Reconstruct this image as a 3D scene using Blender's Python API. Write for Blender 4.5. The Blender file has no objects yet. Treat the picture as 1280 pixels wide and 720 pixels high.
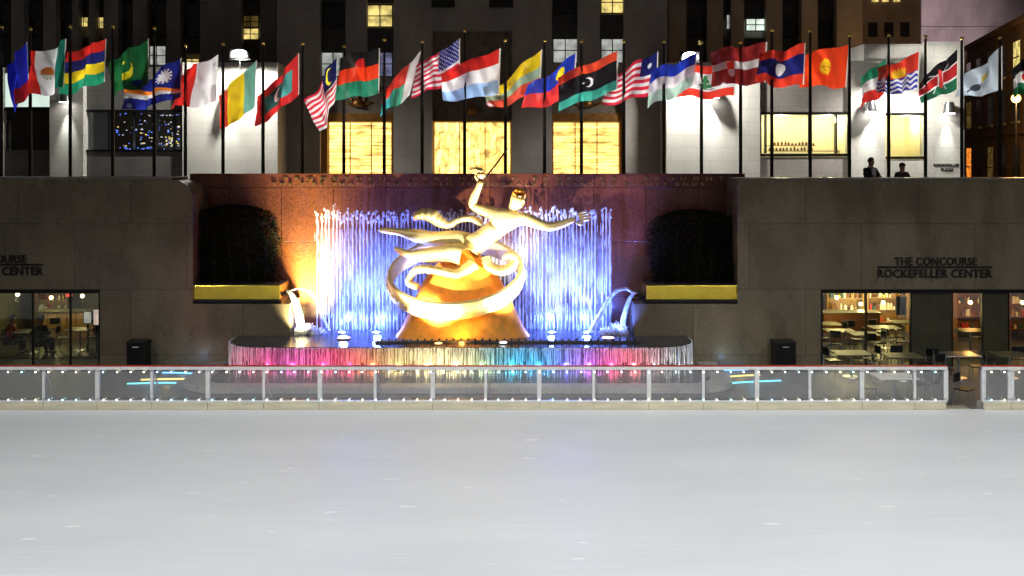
import bpy, bmesh, math, random
from mathutils import Vector, Matrix, noise

R = math.radians
scene = bpy.context.scene
COL = scene.collection
rng = random.Random(7)

# ------------------------------------------------------------------ camera numbers
CZ, FPX, HY, CX = 6.24, 1250.0, 200.0, 640.0


def P(px, py, Y):
    """point at depth Y that the measured photo position corresponds to"""
    s = Y / FPX
    return Vector(((px - CX) * s, Y, CZ - (py - HY) * s))


def X(px, Y):
    return (px - CX) * Y / FPX


def Z(py, Y):
    return CZ - (py - HY) * Y / FPX


# ------------------------------------------------------------------ object helpers
def wloc(o):
    v = Vector((0, 0, 0))
    while o is not None:
        v = v + o.location
        o = o.parent
    return v


def tag(o, label=None, cat=None, group=None, kind=None):
    if label: o['label'] = label
    if cat: o['category'] = cat
    if group: o['group'] = group
    if kind: o['kind'] = kind
    return o


def thing(name, label, cat, loc=(0, 0, 0), group=None):
    o = bpy.data.objects.new(name, None)
    COL.objects.link(o)
    o.location = loc
    o.empty_display_size = 0.2
    return tag(o, label, cat, group)


def link_mesh(name, me, parent=None):
    o = bpy.data.objects.new(name, me)
    COL.objects.link(o)
    if parent is not None:
        me.transform(Matrix.Translation(-wloc(parent)))
        o.parent = parent
    return o


def copy_tree(o, parent=None):
    c = o.copy()
    COL.objects.link(c)
    c.parent = parent
    for ch in list(o.children):
        copy_tree(ch, c)
    return c


class MB:
    def __init__(self):
        self.bm = bmesh.new()
        self.mi = 0

    def _tag(self, faces):
        for f in faces:
            f.material_index = self.mi

    def box(self, x0, x1, y0, y1, z0, z1):
        bm = self.bm
        v = [bm.verts.new((x, y, z)) for z in (z0, z1) for y in (y0, y1) for x in (x0, x1)]
        fs = [bm.faces.new([v[i] for i in q]) for q in
              ((0, 2, 3, 1), (4, 5, 7, 6), (0, 1, 5, 4), (2, 6, 7, 3), (0, 4, 6, 2), (1, 3, 7, 5))]
        self._tag(fs)
        return self

    def bbox(self, x0, x1, y0, y1, z0, z1, b=0.01):
        t = bmesh.new()
        v = [t.verts.new((x, y, z)) for z in (z0, z1) for y in (y0, y1) for x in (x0, x1)]
        for q in ((0, 2, 3, 1), (4, 5, 7, 6), (0, 1, 5, 4), (2, 6, 7, 3), (0, 4, 6, 2), (1, 3, 7, 5)):
            t.faces.new([v[i] for i in q])
        bmesh.ops.bevel(t, geom=t.edges[:] , offset=b, segments=2, affect='EDGES', profile=0.5)
        self.merge(t)
        return self

    def merge(self, t):
        me = bpy.data.meshes.new('tmp')
        for f in t.faces: f.material_index = self.mi
        t.to_mesh(me)
        t.free()
        self.bm.from_mesh(me)
        bpy.data.meshes.remove(me)

    def from_mesh(self, me, mi=None):
        if mi is not None:
            for p in me.polygons: p.material_index = mi
        self.bm.from_mesh(me)

    def prism(self, poly, y0, y1):
        """polygon in XZ swept along Y"""
        bm = self.bm
        a = [bm.verts.new((x, y0, z)) for x, z in poly]
        b = [bm.verts.new((x, y1, z)) for x, z in poly]
        n = len(poly)
        fs = [bm.faces.new(a), bm.faces.new(list(reversed(b)))]
        for i in range(n):
            j = (i + 1) % n
            fs.append(bm.faces.new((a[j], a[i], b[i], b[j])))
        self._tag(fs)
        return self

    def prism_z(self, poly, z0, z1):
        bm = self.bm
        a = [bm.verts.new((x, y, z0)) for x, y in poly]
        b = [bm.verts.new((x, y, z1)) for x, y in poly]
        n = len(poly)
        fs = [bm.faces.new(list(reversed(a))), bm.faces.new(b)]
        for i in range(n):
            j = (i + 1) % n
            fs.append(bm.faces.new((a[i], a[j], b[j], b[i])))
        self._tag(fs)
        return self

    def cyl(self, x, y, z0, z1, r0, r1=None, n=16, caps=True):
        r1 = r0 if r1 is None else r1
        return self.lathe(x, y, [(r0, z0), (r1, z1)], n, caps)

    def lathe(self, x, y, prof, n=16, caps=True):
        bm = self.bm
        rings = []
        for r, z in prof:
            rings.append([bm.verts.new((x + r * math.cos(2 * math.pi * i / n), y + r * math.sin(2 * math.pi * i / n), z)) for i in range(n)])
        fs = []
        for a, b in zip(rings, rings[1:]):
            for i in range(n):
                j = (i + 1) % n
                fs.append(bm.faces.new((a[i], a[j], b[j], b[i])))
        if caps:
            fs.append(bm.faces.new(list(reversed(rings[0]))))
            fs.append(bm.faces.new(rings[-1]))
        self._tag(fs)
        return self

    def tube(self, pts, radii, n=8, caps=True, flat=1.0):
        bm = self.bm
        pts = [Vector(p) for p in pts]
        if not isinstance(radii, (list, tuple)):
            radii = [radii] * len(pts)
        rings = []
        up = Vector((0, 0, 1))
        prev = None
        for i, p in enumerate(pts):
            d = (pts[min(i + 1, len(pts) - 1)] - pts[max(i - 1, 0)])
            if d.length < 1e-9: d = Vector((0, 0, 1))
            d.normalize()
            if prev is None:
                ref = up if abs(d.z) < 0.9 else Vector((0, 1, 0))
                s = d.cross(ref).normalized()
            else:
                s = (prev - d * prev.dot(d))
                s = s.normalized() if s.length > 1e-6 else d.orthogonal().normalized()
            prev = s
            t = d.cross(s)
            r = radii[i]
            rings.append([bm.verts.new(p + s * (r * math.cos(2 * math.pi * k / n)) + t * (r * flat * math.sin(2 * math.pi * k / n))) for k in range(n)])
        fs = []
        for a, b in zip(rings, rings[1:]):
            for k in range(n):
                j = (k + 1) % n
                fs.append(bm.faces.new((a[k], a[j], b[j], b[k])))
        if caps:
            fs.append(bm.faces.new(list(reversed(rings[0]))))
            fs.append(bm.faces.new(rings[-1]))
        self._tag(fs)
        return self

    def sphere(self, c, r, u=12, v=8, sc=(1, 1, 1)):
        t = bmesh.new()
        bmesh.ops.create_uvsphere(t, u_segments=u, v_segments=v, radius=r,
                                  matrix=Matrix.Translation(Vector(c)) @ Matrix.Diagonal((*sc, 1)))
        self.merge(t)
        return self

    def quad(self, pts):
        f = self.bm.faces.new([self.bm.verts.new(p) for p in pts])
        self._tag([f])
        return self

    def build(self, name, mat, parent=None, smooth=False, recalc=True):
        me = bpy.data.meshes.new(name)
        if recalc:
            bmesh.ops.recalc_face_normals(self.bm, faces=self.bm.faces[:])
        self.bm.to_mesh(me)
        self.bm.free()
        for m in (mat if isinstance(mat, (list, tuple)) else [mat]):
            me.materials.append(m)
        if smooth:
            me.shade_smooth()
        o = link_mesh(name, me, parent)
        if smooth == 'auto':
            me.set_sharp_from_angle(angle=R(38))
        return o


def box(name, mat, parent, *d, b=None):
    m = MB()
    (m.bbox(*d, b=b) if b else m.box(*d))
    return m.build(name, mat, parent)


def pxbox(mb, x0, x1, y0, y1, Y, depth):
    """box whose front face spans the measured rectangle at depth Y"""
    return mb.box(X(x0, Y), X(x1, Y), Y, Y + depth, Z(y1, Y), Z(y0, Y))


def skin_mesh(verts, edges, radii, root=0, sub=2):
    me = bpy.data.meshes.new('sk')
    me.from_pydata([tuple(v) for v in verts], edges, [])
    o = bpy.data.objects.new('sk', me)
    COL.objects.link(o)
    m = o.modifiers.new('Skin', 'SKIN')
    m.use_smooth_shade = True
    m.branch_smoothing = 0.4
    for i, d in enumerate(me.skin_vertices[0].data):
        r = radii[i]
        d.radius = r if isinstance(r, tuple) else (r, r)
        d.use_root = (i == root)
    if sub:
        s = o.modifiers.new('Sub', 'SUBSURF')
        s.levels = s.render_levels = sub
    dg = bpy.context.evaluated_depsgraph_get()
    dg.update()
    out = bpy.data.meshes.new_from_object(o.evaluated_get(dg))
    bpy.data.objects.remove(o)
    bpy.data.meshes.remove(me)
    out.materials.clear()
    return out


def text_mesh(body, size, extrude, fit_w=None, fit_h=None, bold=0.0, space=1.0):
    cu = bpy.data.curves.new('lettering', 'FONT')
    cu.body = body
    cu.size = size
    cu.extrude = extrude
    cu.offset = bold
    cu.space_character = space
    cu.align_x = 'LEFT'
    cu.resolution_u = 3
    o = bpy.data.objects.new('lettering', cu)
    COL.objects.link(o)
    dg = bpy.context.evaluated_depsgraph_get()
    dg.update()
    me = bpy.data.meshes.new_from_object(o.evaluated_get(dg))
    bpy.data.objects.remove(o)
    xs = [v.co.x for v in me.vertices]; ys = [v.co.y for v in me.vertices]
    x0, x1, y0, y1 = min(xs), max(xs), min(ys), max(ys)
    sx = fit_w / (x1 - x0) if fit_w else 1
    sy = fit_h / (y1 - y0) if fit_h else 1
    for v in me.vertices:
        x, y, z = v.co
        v.co = ((x - x0) * sx, -z, (y - y0) * sy)   # stands upright, faces -Y
    me.materials.clear()
    return me


def place_text(name, body, mat, parent, px0, px1, py0, py1, Y, ext=0.015, bold=0.0, space=1.0):
    s = Y / FPX
    me = text_mesh(body, 1, ext, (px1 - px0) * s, (py1 - py0) * s, bold, space)
    me.transform(Matrix.Translation((X(px0, Y), Y - ext, Z(py1, Y))))
    me.materials.append(mat)
    return link_mesh(name, me, parent)


# ------------------------------------------------------------------ materials
def new_mat(name):
    m = bpy.data.materials.new(name)
    m.use_nodes = True
    nt = m.node_tree
    nt.nodes.clear()
    out = nt.nodes.new('ShaderNodeOutputMaterial')
    return m, nt, out


def N(nt, typ, **kw):
    n = nt.nodes.new(typ)
    for k, v in kw.items():
        if k.startswith('i_'):
            n.inputs[k[2:].replace('_', ' ')].default_value = v
        else:
            setattr(n, k, v)
    return n


def c4(c):
    return (c[0], c[1], c[2], 1.0)


def mixcol(nt, fac, a, b, typ='MIX'):
    m = nt.nodes.new('ShaderNodeMix')
    m.data_type = 'RGBA'
    m.blend_type = typ
    for sock, v in ((m.inputs[0], fac), (m.inputs[6], a), (m.inputs[7], b)):
        if hasattr(v, 'is_output'):
            nt.links.new(v, sock)
        elif isinstance(v, (int, float)):
            sock.default_value = v
        else:
            sock.default_value = c4(v)
    return m.outputs[2]


def mat(name, col, rough=0.5, metal=0.0, var=0.15, scale=6.0, bump=0.0, spec=0.5, stretch=(1, 1, 1), coat=0.0):
    m, nt, out = new_mat(name)
    p = N(nt, 'ShaderNodeBsdfPrincipled')
    tc = N(nt, 'ShaderNodeTexCoord')
    mp = N(nt, 'ShaderNodeMapping')
    mp.inputs['Scale'].default_value = stretch
    nz = N(nt, 'ShaderNodeTexNoise')
    nz.inputs['Scale'].default_value = scale
    nz.inputs['Detail'].default_value = 5
    nt.links.new(tc.outputs['Object'], mp.inputs['Vector'])
    nt.links.new(mp.outputs['Vector'], nz.inputs['Vector'])
    cr = N(nt, 'ShaderNodeMapRange')
    cr.inputs['From Min'].default_value = 0.3; cr.inputs['From Max'].default_value = 0.7
    nt.links.new(nz.outputs['Fac'], cr.inputs['Value'])
    c = mixcol(nt, cr.outputs['Result'], [x * (1 - var) for x in col], [min(1, x * (1 + var)) for x in col])
    nt.links.new(c, p.inputs['Base Color'])
    rr = N(nt, 'ShaderNodeMapRange')
    rr.inputs['To Min'].default_value = max(0.02, rough * 0.85); rr.inputs['To Max'].default_value = min(1, rough * 1.15)
    nt.links.new(nz.outputs['Fac'], rr.inputs['Value'])
    nt.links.new(rr.outputs['Result'], p.inputs['Roughness'])
    p.inputs['Metallic'].default_value = metal
    p.inputs['Specular IOR Level'].default_value = spec
    p.inputs['Coat Weight'].default_value = coat
    if bump:
        b = N(nt, 'ShaderNodeBump')
        b.inputs['Strength'].default_value = bump
        b.inputs['Distance'].default_value = 0.02
        nt.links.new(nz.outputs['Fac'], b.inputs['Height'])
        nt.links.new(b.outputs['Normal'], p.inputs['Normal'])
    nt.links.new(p.outputs['BSDF'], out.inputs['Surface'])
    return m


def stone(name, col, rough=0.3, bw=3.0, bh=2.2, joint=0.012, jdark=0.35, speck=0.35, stain=0.35, off=(0, 0), spec=0.5, frac=0.5, tone=.10, sscale=.7):
    """speckled stone slabs with joints in the XZ plane, water stains, slight gloss changes"""
    m, nt, out = new_mat(name)
    L = nt.links.new
    p = N(nt, 'ShaderNodeBsdfPrincipled')
    geo = N(nt, 'ShaderNodeNewGeometry')
    sep = N(nt, 'ShaderNodeSeparateXYZ'); L(geo.outputs['Position'], sep.inputs[0])
    addx = N(nt, 'ShaderNodeMath', operation='ADD'); L(sep.outputs['X'], addx.inputs[0]); L(sep.outputs['Y'], addx.inputs[1])
    cmb = N(nt, 'ShaderNodeCombineXYZ'); L(addx.outputs[0], cmb.inputs['X']); L(sep.outputs['Z'], cmb.inputs['Y'])
    mp = N(nt, 'ShaderNodeMapping'); L(cmb.outputs[0], mp.inputs['Vector'])
    mp.inputs['Location'].default_value = (off[0], off[1], 0)
    br = N(nt, 'ShaderNodeTexBrick', offset=frac, squash=1.0)
    L(mp.outputs[0], br.inputs['Vector'])
    br.inputs['Scale'].default_value = 1
    br.inputs['Brick Width'].default_value = bw
    br.inputs['Row Height'].default_value = bh
    br.inputs['Mortar Size'].default_value = joint
    br.inputs['Mortar Smooth'].default_value = 0.1
    br.inputs['Color1'].default_value = c4([x * (1 - tone) for x in col])
    br.inputs['Color2'].default_value = c4([min(1, x * (1 + tone)) for x in col])
    br.inputs['Mortar'].default_value = c4([x * jdark for x in col])
    n1 = N(nt, 'ShaderNodeTexNoise'); n1.inputs['Scale'].default_value = 16; n1.inputs['Detail'].default_value = 6
    n2 = N(nt, 'ShaderNodeTexNoise'); n2.inputs['Scale'].default_value = sscale; n2.inputs['Detail'].default_value = 6
    mp2 = N(nt, 'ShaderNodeMapping'); mp2.inputs['Scale'].default_value = (1, 1, 0.45)
    L(geo.outputs['Position'], mp2.inputs['Vector']); L(mp2.outputs[0], n2.inputs['Vector']); L(geo.outputs['Position'], n1.inputs['Vector'])
    r1 = N(nt, 'ShaderNodeMapRange'); r1.inputs['From Min'].default_value = .35; r1.inputs['From Max'].default_value = .65
    r1.inputs['To Min'].default_value = 1 - speck; r1.inputs['To Max'].default_value = 1 + speck; L(n1.outputs['Fac'], r1.inputs['Value'])
    r2 = N(nt, 'ShaderNodeMapRange'); r2.inputs['From Min'].default_value = .3; r2.inputs['From Max'].default_value = .7
    r2.inputs['To Min'].default_value = 1 - stain; r2.inputs['To Max'].default_value = 1 + stain * .6; L(n2.outputs['Fac'], r2.inputs['Value'])
    mu = N(nt, 'ShaderNodeMath', operation='MULTIPLY'); L(r1.outputs[0], mu.inputs[0]); L(r2.outputs[0], mu.inputs[1])
    vm = N(nt, 'ShaderNodeVectorMath', operation='SCALE'); L(br.outputs['Color'], vm.inputs[0]); L(mu.outputs[0], vm.inputs['Scale'])
    L(vm.outputs[0], p.inputs['Base Color'])
    r3 = N(nt, 'ShaderNodeMapRange'); r3.inputs['To Min'].default_value = rough * .7; r3.inputs['To Max'].default_value = min(1, rough * 1.4); L(n2.outputs['Fac'], r3.inputs['Value'])
    L(r3.outputs[0], p.inputs['Roughness'])
    p.inputs['Specular IOR Level'].default_value = spec
    bp = N(nt, 'ShaderNodeBump'); bp.inputs['Strength'].default_value = .5; bp.inputs['Distance'].default_value = .01; bp.invert = True
    L(br.outputs['Fac'], bp.inputs['Height']); L(bp.outputs['Normal'], p.inputs['Normal'])
    L(p.outputs[0], out.inputs['Surface'])
    return m


def glow(name, col, strength, var=0.0, scale=5.0, stretch=(1, 1, 1), lo=0.2):
    m, nt, out = new_mat(name)
    e = N(nt, 'ShaderNodeEmission')
    e.inputs['Color'].default_value = c4(col)
    e.inputs['Strength'].default_value = strength
    if var:
        geo = N(nt, 'ShaderNodeNewGeometry'); mp = N(nt, 'ShaderNodeMapping'); mp.inputs['Scale'].default_value = stretch
        nz = N(nt, 'ShaderNodeTexNoise'); nz.inputs['Scale'].default_value = scale; nz.inputs['Detail'].default_value = 3
        nt.links.new(geo.outputs['Position'], mp.inputs[0]); nt.links.new(mp.outputs[0], nz.inputs['Vector'])
        mr = N(nt, 'ShaderNodeMapRange'); mr.inputs['From Min'].default_value = .35; mr.inputs['From Max'].default_value = .65
        mr.inputs['To Min'].default_value = strength * (1 - var); mr.inputs['To Max'].default_value = strength * (1 + var)
        nt.links.new(nz.outputs['Fac'], mr.inputs['Value']); nt.links.new(mr.outputs[0], e.inputs['Strength'])
    nt.links.new(e.outputs[0], out.inputs['Surface'])
    return m


def glass(name, tint=(1, 1, 1), refl=0.06, haze=0.0, rough=0.05):
    m, nt, out = new_mat(name)
    L = nt.links.new
    t = N(nt, 'ShaderNodeBsdfTransparent'); t.inputs[0].default_value = c4(tint)
    g = N(nt, 'ShaderNodeBsdfGlossy'); g.inputs['Roughness'].default_value = rough
    fr = N(nt, 'ShaderNodeFresnel'); fr.inputs[0].default_value = 1.5
    nz = N(nt, 'ShaderNodeTexNoise'); nz.inputs['Scale'].default_value = 1.3; nz.inputs['Detail'].default_value = 5
    geo = N(nt, 'ShaderNodeNewGeometry'); L(geo.outputs['Position'], nz.inputs['Vector'])
    mx = N(nt, 'ShaderNodeMixShader')
    ad = N(nt, 'ShaderNodeMath', operation='MULTIPLY_ADD'); ad.inputs[1].default_value = 1.0; ad.inputs[2].default_value = refl
    L(fr.outputs[0], ad.inputs[0]); L(ad.outputs[0], mx.inputs[0]); L(t.outputs[0], mx.inputs[1]); L(g.outputs[0], mx.inputs[2])
    last = mx.outputs[0]
    if haze:
        d = N(nt, 'ShaderNodeBsdfDiffuse'); d.inputs[0].default_value = (.8, .8, .8, 1)
        mx2 = N(nt, 'ShaderNodeMixShader')
        mr = N(nt, 'ShaderNodeMapRange'); mr.inputs['To Min'].default_value = haze * .4; mr.inputs['To Max'].default_value = haze * 1.6
        L(nz.outputs['Fac'], mr.inputs['Value']); L(mr.outputs[0], mx2.inputs[0]); L(last, mx2.inputs[1]); L(d.outputs[0], mx2.inputs[2])
        last = mx2.outputs[0]
    L(last, out.inputs['Surface'])
    return m


def water_mat(name, lo=0.25, hi=0.85, col=(.9, .93, .97), sc=(9, 9, 1.6)):
    """aerated falling water: scattering white streaks with clear gaps"""
    m, nt, out = new_mat(name)
    L = nt.links.new
    geo = N(nt, 'ShaderNodeNewGeometry'); mp = N(nt, 'ShaderNodeMapping'); mp.inputs['Scale'].default_value = sc
    L(geo.outputs['Position'], mp.inputs[0])
    nz = N(nt, 'ShaderNodeTexNoise'); nz.inputs['Scale'].default_value = 1.6; nz.inputs['Detail'].default_value = 4
    L(mp.outputs[0], nz.inputs['Vector'])
    mr = N(nt, 'ShaderNodeMapRange'); mr.inputs['From Min'].default_value = .35; mr.inputs['From Max'].default_value = .66
    mr.inputs['To Min'].default_value = lo; mr.inputs['To Max'].default_value = hi
    L(nz.outputs['Fac'], mr.inputs['Value'])
    d = N(nt, 'ShaderNodeBsdfDiffuse'); d.inputs[0].default_value = c4(col)
    tl = N(nt, 'ShaderNodeBsdfTranslucent'); tl.inputs[0].default_value = c4(col)
    g = N(nt, 'ShaderNodeBsdfGlossy'); g.inputs['Roughness'].default_value = .18
    t = N(nt, 'ShaderNodeBsdfTransparent')
    a = N(nt, 'ShaderNodeMixShader'); a.inputs[0].default_value = .5; L(d.outputs[0], a.inputs[1]); L(tl.outputs[0], a.inputs[2])
    b = N(nt, 'ShaderNodeMixShader'); b.inputs[0].default_value = .15; L(a.outputs[0], b.inputs[1]); L(g.outputs[0], b.inputs[2])
    c = N(nt, 'ShaderNodeMixShader'); L(mr.outputs[0], c.inputs[0]); L(t.outputs[0], c.inputs[1]); L(b.outputs[0], c.inputs[2])
    L(c.outputs[0], out.inputs['Surface'])
    return m


def ice_mat():
    m, nt, out = new_mat('skated_ice')
    L = nt.links.new
    p = N(nt, 'ShaderNodeBsdfPrincipled')
    geo = N(nt, 'ShaderNodeNewGeometry')
    n1 = N(nt, 'ShaderNodeTexNoise'); n1.inputs['Scale'].default_value = .35; n1.inputs['Detail'].default_value = 7
    mp = N(nt, 'ShaderNodeMapping'); mp.inputs['Scale'].default_value = (.6, 1.6, 1); L(geo.outputs['Position'], mp.inputs[0]); L(mp.outputs[0], n1.inputs['Vector'])
    # long thin skate scratches in a few directions
    facs = []
    for ang, s in ((.5, (.35, 42, 1)), (-.7, (.4, 38, 1)), (1.25, (.35, 46, 1))):
        q = N(nt, 'ShaderNodeMapping'); q.inputs['Rotation'].default_value = (0, 0, ang); q.inputs['Scale'].default_value = s
        wv = N(nt, 'ShaderNodeTexNoise'); wv.inputs['Scale'].default_value = 1.0; wv.inputs['Detail'].default_value = 2; wv.inputs['Distortion'].default_value = .6
        L(geo.outputs['Position'], q.inputs[0]); L(q.outputs[0], wv.inputs['Vector'])
        r = N(nt, 'ShaderNodeMapRange'); r.inputs['From Min'].default_value = .62; r.inputs['From Max'].default_value = .72; L(wv.outputs['Fac'], r.inputs['Value'])
        facs.append(r.outputs[0])
    ad = N(nt, 'ShaderNodeMath', operation='MAXIMUM'); L(facs[0], ad.inputs[0]); L(facs[1], ad.inputs[1])
    ad2 = N(nt, 'ShaderNodeMath', operation='MAXIMUM'); L(ad.outputs[0], ad2.inputs[0]); L(facs[2], ad2.inputs[1])
    mr = N(nt, 'ShaderNodeMapRange'); mr.inputs['From Min'].default_value = .3; mr.inputs['From Max'].default_value = .7; L(n1.outputs['Fac'], mr.inputs['Value'])
    base = mixcol(nt, mr.outputs[0], (.705, .735, .745), (.78, .80, .80))
    pn = N(nt, 'ShaderNodeTexNoise'); pn.inputs['Scale'].default_value = .55; pn.inputs['Detail'].default_value = 3; L(geo.outputs['Position'], pn.inputs['Vector'])
    pm = N(nt, 'ShaderNodeMapRange'); pm.inputs['From Min'].default_value = .42; pm.inputs['From Max'].default_value = .66; pm.inputs['To Max'].default_value = 1.0; L(pn.outputs['Fac'], pm.inputs['Value'])
    pz = N(nt, 'ShaderNodeMath', operation='MULTIPLY'); L(ad2.outputs[0], pz.inputs[0]); L(pm.outputs[0], pz.inputs[1])
    ad2 = pz
    c = mixcol(nt, ad2.outputs[0], base, (.92, .93, .94))
    L(c, p.inputs['Base Color'])
    rr = N(nt, 'ShaderNodeMapRange'); rr.inputs['To Min'].default_value = .40; rr.inputs['To Max'].default_value = .6; L(n1.outputs['Fac'], rr.inputs['Value'])
    L(rr.outputs[0], p.inputs['Roughness'])
    p.inputs['Specular IOR Level'].default_value = .35
    gm = N(nt, 'ShaderNodeMapping'); gm.inputs['Scale'].default_value = (1.1, 4.5, 1); L(geo.outputs['Position'], gm.inputs[0])
    gn = N(nt, 'ShaderNodeTexNoise'); gn.inputs['Scale'].default_value = 1.3; gn.inputs['Detail'].default_value = 1; L(gm.outputs[0], gn.inputs['Vector'])
    gr = N(nt, 'ShaderNodeMapRange'); gr.inputs['From Min'].default_value = .735; gr.inputs['From Max'].default_value = .765; L(gn.outputs['Fac'], gr.inputs['Value'])
    c = mixcol(nt, gr.outputs[0], c, (.97, .97, .97)); L(c, p.inputs['Base Color'])  # sparse scuffs and glints, painted in as near-white dashes
    b = N(nt, 'ShaderNodeBump'); b.inputs['Strength'].default_value = .35; b.inputs['Distance'].default_value = .01
    L(ad2.outputs[0], b.inputs['Height']); L(b.outputs[0], p.inputs['Normal'])
    L(p.outputs[0], out.inputs['Surface'])
    return m


def cloth_mat():
    m, nt, out = new_mat('flag_nylon')
    L = nt.links.new
    a = N(nt, 'ShaderNodeAttribute', attribute_name='flag_dye')
    nz = N(nt, 'ShaderNodeTexNoise'); nz.inputs['Scale'].default_value = 60; nz.inputs['Detail'].default_value = 2
    r = N(nt, 'ShaderNodeMapRange'); r.inputs['To Min'].default_value = .85; r.inputs['To Max'].default_value = 1.12; L(nz.outputs['Fac'], r.inputs['Value'])
    v = N(nt, 'ShaderNodeVectorMath', operation='SCALE'); L(a.outputs['Color'], v.inputs[0]); L(r.outputs[0], v.inputs['Scale'])
    p = N(nt, 'ShaderNodeBsdfPrincipled'); p.inputs['Roughness'].default_value = .5; L(v.outputs[0], p.inputs['Base Color'])
    p.inputs['Sheen Weight'].default_value = .15
    t = N(nt, 'ShaderNodeBsdfTranslucent'); L(v.outputs[0], t.inputs[0])
    mx = N(nt, 'ShaderNodeMixShader'); mx.inputs[0].default_value = .5
    L(p.outputs[0], mx.inputs[1]); L(t.outputs[0], mx.inputs[2]); L(mx.outputs[0], out.inputs['Surface'])
    return m


def golden_screen(name, kind):
    """backlit cast-glass blocks behind bronze bars"""
    m, nt, out = new_mat(name)
    L = nt.links.new
    geo = N(nt, 'ShaderNodeNewGeometry'); sep = N(nt, 'ShaderNodeSeparateXYZ'); L(geo.outputs['Position'], sep.inputs[0])
    cmb = N(nt, 'ShaderNodeCombineXYZ'); L(sep.outputs['X'], cmb.inputs['X']); L(sep.outputs['Z'], cmb.inputs['Y'])
    br = N(nt, 'ShaderNodeTexBrick'); L(cmb.outputs[0], br.inputs['Vector']); br.inputs['Scale'].default_value = 1
    br.inputs['Color1'].default_value = (1, 1, 1, 1); br.inputs['Color2'].default_value = (.62, .62, .62, 1); br.inputs['Mortar'].default_value = (.42, .42, .42, 1)
    br.inputs['Mortar Size'].default_value = .022
    if kind == 'bars':
        br.inputs['Brick Width'].default_value = 3.1; br.inputs['Row Height'].default_value = .17
    else:
        br.inputs['Brick Width'].default_value = .32; br.inputs['Row Height'].default_value = .85
    nz = N(nt, 'ShaderNodeTexNoise'); nz.inputs['Scale'].default_value = 2.2; nz.inputs['Detail'].default_value = 4; nz.inputs['Distortion'].default_value = 1.2 if kind != 'bars' else .2
    mp = N(nt, 'ShaderNodeMapping'); mp.inputs['Scale'].default_value = (.5, 1, 2.2) if kind == 'bars' else (1, 1, .8)
    L(geo.outputs['Position'], mp.inputs[0]); L(mp.outputs[0], nz.inputs['Vector'])
    mr = N(nt, 'ShaderNodeMapRange'); mr.inputs['From Min'].default_value = .3; mr.inputs['From Max'].default_value = .7
    mr.inputs['To Min'].default_value = .4; mr.inputs['To Max'].default_value = 2.0; L(nz.outputs['Fac'], mr.inputs['Value'])
    sc = N(nt, 'ShaderNodeSeparateColor'); L(br.outputs['Color'], sc.inputs[0])
    mu = N(nt, 'ShaderNodeMath', operation='MULTIPLY'); L(sc.outputs[0], mu.inputs[0]); L(mr.outputs[0], mu.inputs[1])
    e = N(nt, 'ShaderNodeEmission'); e.inputs['Color'].default_value = (1, .60, .15, 1)
    k = N(nt, 'ShaderNodeMath', operation='MULTIPLY'); k.inputs[1].default_value = 2.7; L(mu.outputs[0], k.inputs[0])
    L(k.outputs[0], e.inputs['Strength']); L(e.outputs[0], out.inputs['Surface'])
    return m


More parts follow.
